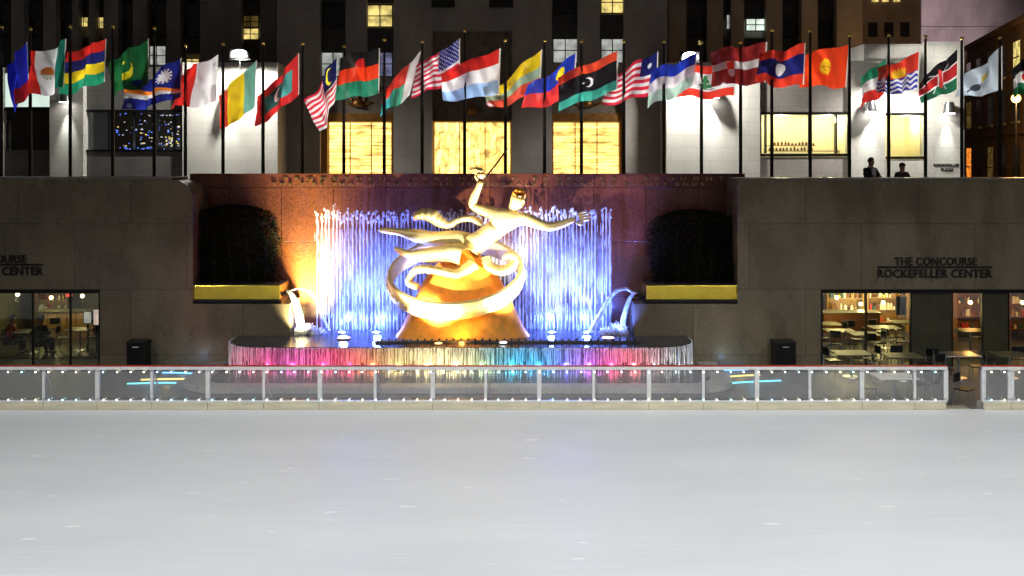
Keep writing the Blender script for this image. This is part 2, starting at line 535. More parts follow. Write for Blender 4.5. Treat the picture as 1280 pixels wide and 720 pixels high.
M = dict(
    ice=ice_mat(),
    deck=stone('concourse_paving', (.15, .145, .14), .5, 1.2, 1.2, .01),
    plaza=stone('plaza_paving', (.12, .115, .11), .5, 1.0, 1.0, .01),
    granite=stone('grey_granite', (.158, .124, .078), .27, 3.6, 2.1, .012, .5, .20, .34, (0, .0), .5, .5, .09, 1.1),
    granite_cap=stone('granite_coping', (.15, .13, .105), .35, 2.4, 5, .01, .5, .3, .3),
    red_granite=stone('polished_red_granite', (.115, .034, .019), .22, 1.75, 1.83, .012, .35, .25, .25, (.4, .18), .6, 0.0),
    basin=stone('wet_dark_granite', (.075, .065, .06), .14, 1.6, 3, .01, .5, .3, .3),
    curb=stone('pale_curb_stone', (.42, .40, .37), .45, 1.5, 3, .01, .6, .15, .25),
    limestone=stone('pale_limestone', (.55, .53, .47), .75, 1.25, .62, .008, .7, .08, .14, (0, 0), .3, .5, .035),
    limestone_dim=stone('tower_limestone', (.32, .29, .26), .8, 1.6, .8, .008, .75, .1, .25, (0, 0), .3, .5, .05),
    limestone_far=stone('far_limestone', (.34, .29, .29), .85, 1.8, .9, .006, .8, .1, .35, (0, 0), .3, .5, .04),
    limestone_shade=stone('wing_limestone_in_shade', (.15, .145, .13), .6, 1.6, .8, .01, .6, .15, .3, (0, 0), .3, .5, .06),  # wing limestone coloured darker to stand in for its unlit parts
    brown=stone('brown_masonry', (.17, .11, .06), .85, .8, .3, .008, .7, .2, .3, (0, 0), .3),
    spandrel=mat('dark_spandrel', (.05, .05, .05), .35, .3, .2, 3),
    dark_glass=mat('unlit_window_glass', (.012, .013, .016), .08, 0, .3, 2),
    black=mat('black_metal', (.012, .012, .012), .4, .5, .2, 5),
    bronze=mat('dark_bronze', (.045, .032, .022), .42, .7, .25, 9),
    bronze_warm=mat('warm_bronze', (.30, .15, .04), .4, .8, .25, 7),
    relief=mat('relief_stone', (.16, .13, .10), .8, 0, .3, 3, .6),
    gilt=mat('gilding', (.97, .72, .30), .42, .5, .12, 7, .05),
    gilt_dull=mat('aged_gilding', (.84, .34, .03), .55, .35, .2, 4, .15),
    gilt_letter=mat('gilt_letter', (.34, .22, .10), .4, .9, .1, 9),
    brass=mat('polished_brass', (.92, .66, .08), .2, .95, .12, 3),
    pole=mat('painted_pole', (.018, .017, .016), .35, .5, .2, 12),
    ball=mat('gold_ball', (.9, .65, .15), .25, .9, .1, 20),
    white_paint=mat('white_rail_paint', (.72, .72, .70), .4, .1, .08, 8),
    red_paint=mat('red_rail_cap', (.45, .03, .015), .4, 0, .15, 8),
    kick=mat('cream_kickboard', (.62, .56, .40), .5, 0, .12, 4, .05, stretch=(.4, 1, 3)),
    acrylic=glass('scuffed_acrylic', (.97, .975, .97), .045, .075, .06),
    glass=glass('shop_glass', (.9, .92, .86), .03, 0, .02),
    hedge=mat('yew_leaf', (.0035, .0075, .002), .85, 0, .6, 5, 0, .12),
    twig=mat('yew_wood', (.03, .02, .012), .8, 0, .3, 9),
    soil=mat('planter_soil', (.03, .02, .015), .9, 0, .3, 9),
    water=water_mat('aerated_water', .18, .85),
    sheet=water_mat('falling_sheet', .08, .75, (.9, .92, .95), (16, 16, 1.2)),
    spray=water_mat('drifting_spray', .03, .2, (.9, .93, .97), (2.5, 2.5, .5)),
    splash=water_mat('splash_water', .15, .8, (.95, .96, .97), (5, 5, 3)),
    cloth=cloth_mat(),
    plum=mat('weathered_steel', (.2, .2, .2), .3, .9, .15, 7),
    wood=mat('shelf_wood', (.16, .055, .02), .5, 0, .25, 4, stretch=(1, 1, 6)),
    wood_dark=mat('dark_floor_boards', (.035, .026, .014), .45, 0, .3, 3, stretch=(1, 6, 1)),
    wood_pale=mat('counter_wood', (.35, .2, .08), .45, 0, .25, 4, stretch=(1, 1, 6)),
    table=mat('table_laminate', (.10, .088, .05), .5, 0, .1, 5),
    steel=mat('brushed_steel', (.5, .5, .5), .3, .9, .15, 9),
    interior=mat('cafe_plaster', (.20, .175, .07), .8, 0, .15, 2),
    interior_dark=mat('olive_panel', (.045, .042, .018), .5, 0, .2, 2),
    interior_yellow=mat('cream_plaster', (.86, .80, .58), .7, 0, .08, 1),
    teal=mat('teal_fabric', (.02, .09, .11), .7, 0, .15, 5),
    paper=mat('white_card', (.8, .78, .72), .6, 0, .08, 5),
    letter=mat('dark_letter', (.012, .011, .010), .45, .4, .15, 9),
    skin=mat('skin', (.45, .24, .15), .5, 0, .1, 9),
    eye=mat('eye', (.02, .015, .012), .2, 0, .1, 9),
    hair=mat('dark_hair', (.02, .013, .009), .6, 0, .3, 30),
    suit=mat('black_suit', (.012, .012, .014), .75, 0, .2, 20),
    shirt=mat('white_shirt', (.78, .78, .78), .7, 0, .06, 20),
    grey_coat=mat('charcoal_jacket', (.03, .028, .028), .8, 0, .25, 20),
    trousers=mat('dark_trousers', (.02, .02, .024), .8, 0, .2, 20),
    shoe=mat('black_leather', (.01, .01, .01), .35, 0, .2, 20),
    red_sweater=mat('red_sweater', (.30, .03, .02), .8, 0, .2, 20),
)
G = dict(
    lamp_white=glow('flood_lens', (1, .98, .95), 14),
    bulb=glow('small_bulb', (.92, .97, 1), 6),
    bulb_cool=glow('cool_bulb', (.45, .85, 1), 7),
    bulb_warm=glow('warm_bulb', (1, .86, .6), 9),
    lit_yellow=glow('lit_window_yellow', (1, .78, .25), .75, .5, 2.5),
    lit_pale=glow('lit_window_pale', (.85, .88, .8), .42, .4, 2.2),
    lit_blue=glow('lit_window_bluish', (.55, .56, .95), .20, .6, 2.5),
    lit_white=glow('lit_window_white', (.85, 1, .85), 1.0, .25, 2.5),
    lit_dim=glow('lit_window_dim', (.5, .32, .08), .12, .6, 2),
    lightbox=glow('lightbox_panel', (.82, 1, .88), .85, .12, 1.2),
    blue_led=glow('blue_led_lens', (.45, .65, 1), 16),
    pink_led=glow('pink_led_lens', (1, .55, .5), 6),
    orange_led=glow('orange_led_lens', (1, .45, .1), 9),
    white_led=glow('white_led_lens', (.85, .95, 1), 14),
    bar_blue=glow('blue_floor_bar', (.12, .45, 1), 3.5),
    bar_cyan=glow('cyan_floor_bar', (.15, .7, .9), 2.4),
    bar_yellow=glow('yellow_floor_bar', (1, .72, .2), 2.2),
    pendant=glow('pendant_globe', (1, .80, .42), 7),
    street=glow('street_lamp_globe', (1, .55, .12), 9),
    red_sign=glow('red_sign', (1, .1, .06), 1.2),
    orange_sign=glow('orange_shop_glow', (1, .28, .03), .9, .6, 3),
    screen_l=golden_screen('backlit_glass_bars', 'bars'),
    screen_c=golden_screen('backlit_glass_centre', 'cast'),
    bead_b=glow('reflection_blue', (.1, .2, 1), 2.0), bead_w=glow('reflection_white', (.7, .75, 1), 1.2), bead_y=glow('reflection_yellow', (1, .75, .2), 1.6),
)


# ------------------------------------------------------------------ lights
def spot(name, loc, target, power, col=(1, 1, 1), angle=60, blend=.5, radius=.1):
    l = bpy.data.lights.new(name, 'SPOT')
    l.energy = power; l.color = col; l.spot_size = R(angle); l.spot_blend = blend; l.shadow_soft_size = radius
    o = bpy.data.objects.new(name, l); COL.objects.link(o)
    o.location = loc
    o.rotation_euler = (Vector(target) - Vector(loc)).to_track_quat('-Z', 'Y').to_euler()
    return o


def point(name, loc, power, col=(1, 1, 1), radius=.08):
    l = bpy.data.lights.new(name, 'POINT')
    l.energy = power; l.color = col; l.shadow_soft_size = radius
    o = bpy.data.objects.new(name, l); COL.objects.link(o); o.location = loc
    return o


# ------------------------------------------------------------------ camera, world, moonlight
cam = bpy.data.cameras.new('camera')
cam.sensor_width = 36; cam.lens = 36 * FPX / 1280
cam.shift_y = -(360 - HY) / 1280
cam.clip_end = 1000
co = bpy.data.objects.new('camera', cam); COL.objects.link(co)
co.location = (0, 0, CZ); co.rotation_euler = (R(90), 0, 0)
scene.camera = co

w = bpy.data.worlds.new('World'); scene.world = w; w.use_nodes = True
nt = w.node_tree; nt.nodes.clear()
sky = nt.nodes.new('ShaderNodeTexSky'); sky.sky_type = 'NISHITA'; sky.sun_disc = False
sky.sun_elevation = R(-3); sky.sun_rotation = R(200)
bg = nt.nodes.new('ShaderNodeBackground'); bg.inputs['Strength'].default_value = .05
bg2 = nt.nodes.new('ShaderNodeBackground'); bg2.inputs['Color'].default_value = (.034, .029, .025, 1); bg2.inputs['Strength'].default_value = 1.0
ads = nt.nodes.new('ShaderNodeAddShader'); wo = nt.nodes.new('ShaderNodeOutputWorld')
nt.links.new(sky.outputs[0], bg.inputs[0]); nt.links.new(bg.outputs[0], ads.inputs[0]); nt.links.new(bg2.outputs[0], ads.inputs[1]); nt.links.new(ads.outputs[0], wo.inputs[0])
sl = bpy.data.lights.new('moonlight', 'SUN'); sl.energy = .01; sl.angle = R(.5); sl.color = (.85, .9, 1)
so = bpy.data.objects.new('moonlight', sl); COL.objects.link(so); so.rotation_euler = (R(40), 0, R(20))
vs = scene.view_settings
vs.view_transform = 'Standard'; vs.look = 'None'; vs.gamma = 1; vs.use_curve_mapping = False; vs.exposure = 0

# ------------------------------------------------------------------ setting: ice, floors, plaza
FL = -0.4          # concourse floor
PZ = 4.5           # plaza level
YF, YW, YR = 25.0, 32.0, 33.6   # barrier, granite wall face, red wall face
tag(box('ice', M['ice'], None, -34, 34, -6, YF + .06, FL, 0), kind='structure')
tag(box('concourse_floor', M['deck'], None, -60, 60, -20, 45, FL - .3, FL - .004), kind='structure')
tag(box('plaza', M['plaza'], None, -300, 300, YR + .5, 400, PZ - .5, PZ), kind='structure')
tag(box('plaza_east', M['plaza'], None, -300, 300, -300, -6.02, PZ - .5, PZ - .02), kind='structure')
# beige rubber mat in the gate opening
tag(box('rubber_mat', M['kick'], None, X(1186, 25), X(1226, 25), 25.1, 25.9, FL, -.12, b=.01),
    'beige rubber step mat lying in the gap of the rink barrier', 'mat')

# ------------------------------------------------------------------ granite walls with the cafe openings
OPEN_L = (-19.0, X(125, YW)); OPEN_R = (X(1026, YW), 19.5)
ZO = Z(362, YW); ZB = Z(380, YW); ZT = 5.6
XL, XLb = X(241, YW), X(362, YW); XR, XRb = X(922, YW), X(793, YW)


def arc(cx, cz, r, a0, a1, n=6):
    return [(cx + r * math.cos(R(a0 + (a1 - a0) * i / n)), cz + r * math.sin(R(a0 + (a1 - a0) * i / n))) for i in range(n + 1)]


def granite_wall(side):
    if side == 'l':
        t = thing('granite_wall', 'grey granite wall with the narrower cafe window, under the dark shopfront and hedge of the fountain side holding two seated silhouettes', 'wall', (-15, YW, FL))
        t['label'] = 'grey granite wall whose cafe window shows two seated dark figures'
        poly = [(-26, FL), (OPEN_L[0], FL), (OPEN_L[0], ZO), (OPEN_L[1], ZO), (OPEN_L[1], FL), (XLb, FL), (XLb, ZB), (XL, ZB)]
        poly += arc(XL - .62, ZT - .62, .62, 0, 90) + [(-26, ZT)]
        o = OPEN_L
    else:
        t = thing('granite_wall', 'grey granite wall with the wide cafe window below two people on the plaza', 'wall', (13, YW, FL))
        poly = [(26, FL), (26, ZT - .02), (XR, ZT - .02), (XR, ZB), (XRb, ZB), (XRb, FL), (OPEN_R[0], FL), (OPEN_R[0], ZO), (OPEN_R[1], ZO), (OPEN_R[1], FL)]
        o = OPEN_R
    m = MB(); m.prism(poly, YW, YR - .004)
    m.build('wall', M['granite'], t)
    # coping
    if side == 'l':
        box('coping', M['granite_cap'], t, -26, XL - .66, YW - .03, YR - .02, ZT + .003, ZT + .09, b=.02)
    else:
        box('coping', M['granite_cap'], t, XR + .004, 26, YW - .03, YR - .02, ZT - .017, ZT + .065, b=.02)
    # dark metal surround of the opening
    f = MB()
    f.box(o[0], o[1], YW + .10, YW + .30, ZO - .13, ZO - .003)
    f.box(o[0] + .003, o[0] + .09, YW + .101, YW + .29, FL + .002, ZO - .132)
    f.box(o[1] - .09, o[1] - .003, YW + .101, YW + .29, FL + .002, ZO - .132)
    f.build('window_frame', M['black'], t)
    zt = ZO - .132
    if side == 'l':
        bars = [X(38, YW), X(85, YW)]
    else:
        bars = [X(1085, YW), X(1141, YW), X(1193, YW), X(1231, YW), X(1264, YW)]
    edges = [o[0] + .09] + bars + [o[1] - .09]
    for b in bars:
        box('mullion', M['black'], t, b - .02, b + .02, YW + .14, YW + .24, FL + .004, zt)
    solid = {2, 4} if side == 'r' else set()
    for i, (a, b) in enumerate(zip(edges, edges[1:])):
        if i in solid:
            box('blank_panel', M['interior_dark'], t, a + .024, b - .024, YW + .16, YW + .22, FL + .004, zt - .002)
        else:
            box('pane', M['glass'], t, a + .024, b - .024, YW + .18, YW + .19, FL + .004, zt - .002)
    # room behind
    r = MB(); d = 40.0
    r.box(o[0] - .3, o[1] + .3, d, d + .2, FL, 2.6)
    r.box(o[0] - .5, o[0] - .3, YR, d, FL, 2.6)
    r.box(o[1] + .3, o[1] + .5, YR, d, FL, 2.6)
    r.box(o[0] - .3, o[1] + .3, YR, d, 2.45, 2.6)
    r.build('cafe_room', M['interior'], t)
    box('cafe_floor', M['wood_dark'], t, o[0] - .29, o[1] + .29, YR - .2, 39.99, FL + .002, FL + .012)
    return t


granite_wall('l'); granite_wall('r')

# lettering over the cafe windows
t = thing('wall_lettering', 'dark raised two-line lettering complete above the wide cafe window', 'sign', (X(1168, YW), YW, Z(347, YW)))
place_text('upper_line', 'THE CONCOURSE', M['letter'], t, 1118, 1221, 321.5, 331.5, YW - .004, .02, .018, 1.05)
box('bar', M['letter'], t, X(1097, YW), X(1240, YW), YW - .03, YW - .003, Z(335, YW), Z(332.6, YW))
place_text('lower_line', 'ROCKEFELLER CENTER', M['letter'], t, 1097, 1240, 336.5, 347, YW - .004, .02, .018, 1.05)
t = thing('wall_lettering', 'dark raised two-line lettering cut off by the picture edge above the window with silhouettes', 'sign', (X(-18, YW), YW, Z(344, YW)))
place_text('upper_line', 'THE CONCOURSE', M['letter'], t, -68, 33, 318.5, 328.5, YW - .004, .02, .018, 1.05)
box('bar', M['letter'], t, X(-89, YW), X(54, YW), YW - .03, YW - .003, Z(332, YW), Z(329.8, YW))
place_text('lower_line', 'ROCKEFELLER CENTER', M['letter'], t, -89, 54, 333.5, 344, YW - .004, .02, .018, 1.05)

# ------------------------------------------------------------------ red granite fountain wall
t = thing('fountain_wall', 'polished red granite wall with gilt inscription behind the waterfall and gilded figure', 'wall', (-1.6, YR, FL))
ZRT = Z(217, YR); ZFR = Z(234, YR)
box('wall', M['red_granite'], t, XL - .6, XR + .6, YR, YR + .48, FL, ZFR - .004)
box('frieze', M['red_granite'], t, XL - .6, XR + .6, YR - .03, YR + .48, ZFR, ZRT - .05)
box('coping', M['red_granite'], t, XL - .6, XR + .6, YR - .05, YR + .49, ZRT - .047, ZRT)
row1 = 'PROMETHEUS TEACHER IN EVERY ART BROUGHT'
row2 = 'THE FIRE THAT HATH PROVED TO MORTALS A MEANS TO MIGHTY ENDS'
place_text('inscription_line', row1, M['gilt_letter'], t, 355, 905, 221, 225.4, YR - .034, .008, .01, 2.4)
place_text('inscription_line', row2, M['gilt_letter'], t, 340, 880, 228, 232, YR - .034, .008, .01, 1.7)

# ------------------------------------------------------------------ planters and hedges on the granite blocks
def planter(x0, x1, label):
    Y = YW + .10
    a, b = X(x0, Y), X(x1, Y); z0, z1 = Z(374.5, Y), Z(357, Y)
    t = thing('planter', label, 'planter', ((a + b) / 2, Y, ZB))
    box('plinth', M['black'], t, a - .05, b + .05, Y - .06, YR - .12, ZB + .004, z0 - .004, b=.01)
    m = MB(); m.bbox(a, b, Y, YR - .15, z0, z1, .015); m.build('trough', M['brass'], t)
    box('soil', M['soil'], t, a + .05, b - .05, Y + .06, YR - .2, z1 - .02, z1 + .015)
    return t


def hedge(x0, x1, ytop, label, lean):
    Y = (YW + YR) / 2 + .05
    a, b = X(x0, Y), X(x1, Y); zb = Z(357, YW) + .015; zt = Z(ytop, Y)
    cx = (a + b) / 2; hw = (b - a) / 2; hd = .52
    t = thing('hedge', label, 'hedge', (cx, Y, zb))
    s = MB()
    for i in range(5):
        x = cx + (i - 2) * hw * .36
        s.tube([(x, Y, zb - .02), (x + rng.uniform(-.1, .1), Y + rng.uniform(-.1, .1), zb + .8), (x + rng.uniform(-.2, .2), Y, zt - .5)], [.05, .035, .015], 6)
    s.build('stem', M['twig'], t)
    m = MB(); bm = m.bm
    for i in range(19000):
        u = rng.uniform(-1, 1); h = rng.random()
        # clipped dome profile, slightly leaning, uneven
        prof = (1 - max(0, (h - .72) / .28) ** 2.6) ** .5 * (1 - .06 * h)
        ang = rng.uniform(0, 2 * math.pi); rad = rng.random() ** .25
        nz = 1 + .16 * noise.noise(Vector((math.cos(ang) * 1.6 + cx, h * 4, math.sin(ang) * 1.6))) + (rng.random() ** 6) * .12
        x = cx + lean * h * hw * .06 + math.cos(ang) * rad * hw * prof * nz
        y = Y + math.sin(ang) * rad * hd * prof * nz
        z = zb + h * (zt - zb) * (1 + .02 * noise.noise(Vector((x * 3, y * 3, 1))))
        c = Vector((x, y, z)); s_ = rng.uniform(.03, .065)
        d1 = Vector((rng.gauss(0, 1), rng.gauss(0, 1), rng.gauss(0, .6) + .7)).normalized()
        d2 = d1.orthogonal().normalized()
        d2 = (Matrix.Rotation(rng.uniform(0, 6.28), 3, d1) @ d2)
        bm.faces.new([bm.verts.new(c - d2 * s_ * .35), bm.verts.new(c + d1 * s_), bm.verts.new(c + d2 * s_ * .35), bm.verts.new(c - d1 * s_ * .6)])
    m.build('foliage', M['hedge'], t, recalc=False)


planter(232, 350, 'long yellow brass planter box beside the gushing warm-lit spout')
planter(808, 923, 'long yellow brass planter box beside the blue-lit spout')
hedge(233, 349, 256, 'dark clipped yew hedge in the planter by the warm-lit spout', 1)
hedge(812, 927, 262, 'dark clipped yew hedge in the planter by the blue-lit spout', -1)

# ------------------------------------------------------------------ fountain basin
ZP = .62
bx0, bx1 = X(275, 30), X(873, 30)
t = thing('fountain_basin', 'wide dark granite fountain basin with water spilling over its rim', 'fountain', ((bx0 + bx1) / 2, 31.2, FL))


def basin_outline(x0, x1, yf, yb, r, n=8):
    pts = [(x0, yb)]
    pts += [(x0 + r - r * math.cos(R(90 * i / n)), yf + r - r * math.sin(R(90 * i / n))) for i in range(n + 1)]
    pts += [(x1 - r + r * math.sin(R(90 * i / n)), yf + r - r * math.cos(R(90 * i / n))) for i in range(n + 1)]
    pts += [(x1, yb)]
    return pts


m = MB(); m.prism_z(basin_outline(bx0 + .3, bx1 - .3, 30.32, YW - .006, 1.0), FL, ZP - .11)
m.box(XLb + .006, XRb - .006, YW - .004, YR - .006, FL, ZP - .11)
m.build('wall', M['basin'], t)
m = MB(); m.prism_z(basin_outline(bx0, bx1, 30.0, YW - .006, 1.25), ZP - .106, ZP - .012)
m.build('rim', M['basin'], t)
m = MB(); m.box(XLb + .006, XRb - .006, YW - .003, YR - .006, ZP - .106, ZP - .016)
m.build('pool_bed', M['basin'], t)
m = MB(); m.bbox(X(470, 31), X(800, 31), 30.72, 30.86, ZP - .01, ZP + .07, .012); m.build('nozzle_ledge', M['basin'], t)
for i in range(36):
    x = X(478, 31) + i * (X(792, 31) - X(478, 31)) / 35
    m = MB(); m.lathe(x, 30.79, [(.032, ZP + .071), (.034, ZP + .1), (.02, ZP + .13)], 8); m.build('nozzle', M['black'], t, True)
# curb and trough in front
m = MB(); m.prism_z(basin_outline(bx0 - .9, bx1 + .9, 28.3, YW - .01, 1.3), FL, FL + .03); m.build('trough_bed', M['deck'], t)
cu = MB()
outer = basin_outline(bx0 - .9, bx1 + .9, 28.3, YW - .01, 1.3); inner = basin_outline(bx0 - .3, bx1 + .3, 28.85, YW - .01, .9)
for k in range(len(outer) - 1):
    a, b, c, d = outer[k], outer[k + 1], inner[k + 1], inner[k]
    bm = cu.bm
    lo = [bm.verts.new((p[0], p[1], FL + .031)) for p in (a, b, c, d)]; hi = [bm.verts.new((p[0], p[1], FL + .2)) for p in (a, b, c, d)]
    bm.faces.new(hi); bm.faces.new((lo[0], lo[1], hi[1], hi[0])); bm.faces.new((lo[2], lo[3], hi[3], hi[2]))
cu.build('curb', M['curb'], t)


def surf_mat():
    m, nt, out = new_mat('pool_water')
    L = nt.links.new
    p = N(nt, 'ShaderNodeBsdfPrincipled'); p.inputs['Base Color'].default_value = (.04, .045, .05, 1); p.inputs['Roughness'].default_value = .12
    p.inputs['Specular IOR Level'].default_value = .7
    geo = N(nt, 'ShaderNodeNewGeometry'); nz = N(nt, 'ShaderNodeTexNoise'); nz.inputs['Scale'].default_value = 5; nz.inputs['Detail'].default_value = 4; nz.inputs['Distortion'].default_value = .8
    L(geo.outputs['Position'], nz.inputs['Vector'])
    b = N(nt, 'ShaderNodeBump'); b.inputs['Strength'].default_value = .35; b.inputs['Distance'].default_value = .05; L(nz.outputs['Fac'], b.inputs['Height']); L(b.outputs[0], p.inputs['Normal'])
    L(p.outputs[0], out.inputs['Surface'])
    return m


M['pool'] = surf_mat()
m = MB(); pl = basin_outline(bx0 + .02, bx1 - .02, 30.02, YW - .007, 1.23)
m.bm.faces.new([m.bm.verts.new((x, y, ZP)) for x, y in pl])
m.quad([(XLb + .008, YW - .006, ZP - .003), (XRb - .008, YW - .006, ZP - .003), (XRb - .008, YR - .01, ZP - .003), (XLb + .008, YR - .01, ZP - .003)])
tag(m.build('pool_water', M['pool'], None), kind='structure')
m = MB(); m.bm.faces.new([m.bm.verts.new((x, y, FL + .09)) for x, y in basin_outline(bx0 - .28, bx1 + .28, 28.87, YW - .02, .88)])
tag(m.build('trough_water', M['pool'], None), kind='structure')

# water spilling over the front rim: countless fine threads
m = MB(); pl = basin_outline(bx0 - .02, bx1 + .02, 29.97, YW - .3, 1.27, 20)
seg = []
for a, b in zip(pl, pl[1:]):
    d = math.hypot(b[0] - a[0], b[1] - a[1]); n_ = max(1, int(d / .034))
    for i in range(n_):
        f = (i + rng.random()) / n_
        seg.append((a[0] + (b[0] - a[0]) * f, a[1] + (b[1] - a[1]) * f))
for x, y in seg:
    ln = rng.choice((.45, .6, .95, .95, .95)) * rng.uniform(.85, 1.05)
    z = ZP - .004; r = rng.uniform(.006, .028); pts = []; rr = []
    oy = -.02 if y < 30.3 else 0
    for k in range(6):
        f = k / 5
        pts.append((x + rng.uniform(-.008, .008), y + oy - .06 * math.sqrt(f), z - ln * f * (.25 + .75 * f)))
        rr.append(r * (1 - .35 * f) * rng.uniform(.7, 1.3))
    m.tube(pts, rr, 5, False)
tag(m.build('rim_water', M['sheet'], None, True, False), 'coloured threads of water spilling over the basin rim', 'water', kind='stuff')

# vertical jets behind the figure
m = MB(); yw = 33.05
px = 397.0
while px < 766:
    if not (745 < px < 749):
        top = Z(263 + 5 * noise.noise(Vector((px * .15, 0, 3))) + rng.uniform(-3, 3) + (3 if 440 < px < 640 else 0), yw)
        y = yw + rng.uniform(-.07, .07); x = X(px, yw)
        pts, rr = [], []
        nseg = 26
        base_r = rng.uniform(.013, .028)
        for k in range(nseg + 1):
            f = k / nseg
            z = ZP - .02 + (top - ZP) * f
            pts.append((x + .006 * math.sin(k * 1.7 + px), y + .01 * math.cos(k * 1.3 + px), z))
            bulge = 1.0 + .45 * noise.noise(Vector((px * .7, z * 3.5, 0))) + (.9 if f > .90 else 0) * abs(math.sin(k * 2.1 + px))
            rr.append(base_r * bulge * (1.0 if k < nseg else .35))
        m.tube(pts, rr, 6, True)
        for q in range(rng.randint(3, 6)):      # broken crest
            m.sphere((x + rng.uniform(-.06, .06), y + rng.uniform(-.06, .06), top - rng.uniform(-.05, .3)), rng.uniform(.022, .048), 7, 6, (1, 1, 1.25))
        for q in range(7):                        # drops falling back between the jets
            z = rng.uniform(ZP, top - .2); l = rng.uniform(.15, .6)
            xx = x + rng.uniform(-.07, .07)
            m.tube([(xx, y - .05, z), (xx + .005, y - .06, max(ZP, z - l / 2)), (xx, y - .05, max(ZP - .01, z - l))], [.006, .013, .005], 5, False)
    px += 4.7 + rng.uniform(-.5, .5)
# thin drifting spray between the jets
for a_, b_ in ((398, 520), (520, 640), (640, 765)):
    for k in range(4):
        y_ = yw + .18 + .03 * k
        m.quad([(X(a_, yw), y_, ZP), (X(b_, yw), y_, ZP), (X(b_, yw), y_, Z(290 + 9 * k, yw)), (X(a_, yw), y_, Z(286 + 10 * k, yw))])
        for f in m.bm.faces[-1:]: f.material_index = 1
tag(m.build('jet_water', [M['water'], M['spray']], None, True, False), 'tall curtain of foaming water jets in front of the red wall', 'water', kind='stuff')


# spouts from the granite blocks
def spout(s, xpix, label, falls):
    t = thing('water_spout', label, 'water spout', (X(xpix, 32.4), 32.4, ZP))
    n_ = MB(); x0 = X(xpix, 32.4)
    n_.tube([(x0 - s * .35, 32.45, Z(371, 32.4)), (x0 + s * .02, 32.4, Z(364, 32.4))], [.07, .055], 10)
    n_.build('spout_pipe', M['bronze'], t, 'auto')
    for pts_px, r, cnt, spread_ in falls:
        m = MB()
        for c in range(cnt):
            o = Vector((rng.gauss(0, spread_), rng.gauss(0, spread_), rng.gauss(0, spread_ * .4)))
            pts = []
            for k, (px, py) in enumerate(pts_px):
                f = k / (len(pts_px) - 1)
                pts.append(P(px, py, 32.35) + o * (.25 + f) + Vector((rng.uniform(-.02, .02), rng.uniform(-.03, .03), 0)))
            m.tube(pts, [r * rng.uniform(.5, 1.3) for _ in pts], 6, True)
        m.build('falling_water', M['splash'], t, True, False)
    m = MB()
    bx, by = falls[0][0][-1]
    for c in range(150):
        q = P(bx + s * rng.uniform(-10, 24), rng.uniform(395, 414), 32.35) + Vector((0, rng.gauss(0, .12), 0))
        h = rng.uniform(.1, .42) * max(.2, 1 - abs(q.x - X(bx + s * 2, 32.35)) / .8)
        q.z = ZP
        m.tube([q, q + Vector((rng.uniform(-.05, .05) + s * .03, rng.uniform(-.05, .05), h * .6)), q + Vector((rng.uniform(-.1, .1) + s * .08, rng.uniform(-.08, .08), h))], [.04, .032, .008], 6, True)
    m.build('splash', M['splash'], t, True, False)


spout(1, 359, 'arching water spout lit warm white beside the orange-lit wall',
      [([(360, 364), (366, 369), (371, 380), (375, 392), (379, 414)], .035, 10, .05),
       ([(362, 364), (372, 361), (384, 363), (393, 372), (399, 386), (405, 400), (412, 414)], .022, 5, .035)])
spout(-1, 795, 'arching water spout lit blue beside the lavender jets',
      [([(794, 366), (788, 371), (783, 382), (779, 396), (776, 414)], .035, 10, .05),
       ([(792, 366), (784, 361), (772, 363), (763, 373), (755, 388), (747, 402), (741, 414)], .03, 14, .07)])


# submerged lamps
def fountain_lamp(px, py, lens, label, rx=.16):
    Y = (CZ - ZP - .02) * FPX / (py - HY)
    x = X(px, Y)
    t = thing('fountain_lamp', label, 'lamp', (x, Y, ZP))
    m = MB(); m.lathe(x, Y, [(rx + .03, ZP + .004), (rx + .03, ZP + .035), (rx, ZP + .045)], 20); m.build('housing', M['steel'], t, 'auto')
    m = MB(); m.lathe(x, Y, [(rx * .95, ZP + .046), (rx * .85, ZP + .056), (rx * .4, ZP + .066), (.02, ZP + .068)], 20); m.build('lens', lens, t, True)
    return Vector((x, Y, ZP + .2))


lamps = [
    (427, 416, G['blue_led'], 'blue-white fountain lamp at the foot of the jets nearest the warm spout'),
    (470, 416, G['blue_led'], 'blue-white fountain lamp at the foot of the jets beside the gilded mound'),
    (690, 416, G['blue_led'], 'blue-white fountain lamp at the foot of the lavender jets'),
    (734, 416, G['blue_led'], 'blue-white fountain lamp at the foot of the jets nearest the blue spout'),
    (430, 423, G['pink_led'], 'wide pink fountain lamp in front of the blue-white ones, warm spout side'),
    (760, 423, G['pink_led'], 'wide pink fountain lamp in front of the blue spout'),
    (548, 430, G['orange_led'], 'orange fountain lamp in front of the gilded mound'),
    (629, 429, G['white_led'], 'cool white fountain lamp in front of the gilded mound'),
]
LP = [fountain_lamp(*a, rx=(.2 if 'wide' in a[3] else .11)) for a in lamps]

# ------------------------------------------------------------------ gilded sculpture (a plain stand-in of the same size, pose and colour)
YS = 31.8


def Q(px, py, d=0):
    return P(px, py, YS + d)


t = thing('gilded_sculpture', 'gilded reclining figure flying over a ring on a gold mound', 'statue', (X(575, YS), YS, ZP))
vs_, es_, rs_ = [], [], []


def chain(pts, start=None):
    prev = start
    ids = []
    for (p, r) in pts:
        vs_.append(p); rs_.append(r); ids.append(len(vs_) - 1)
        if prev is not None: es_.append((prev, ids[-1]))
        prev = ids[-1]
    return ids


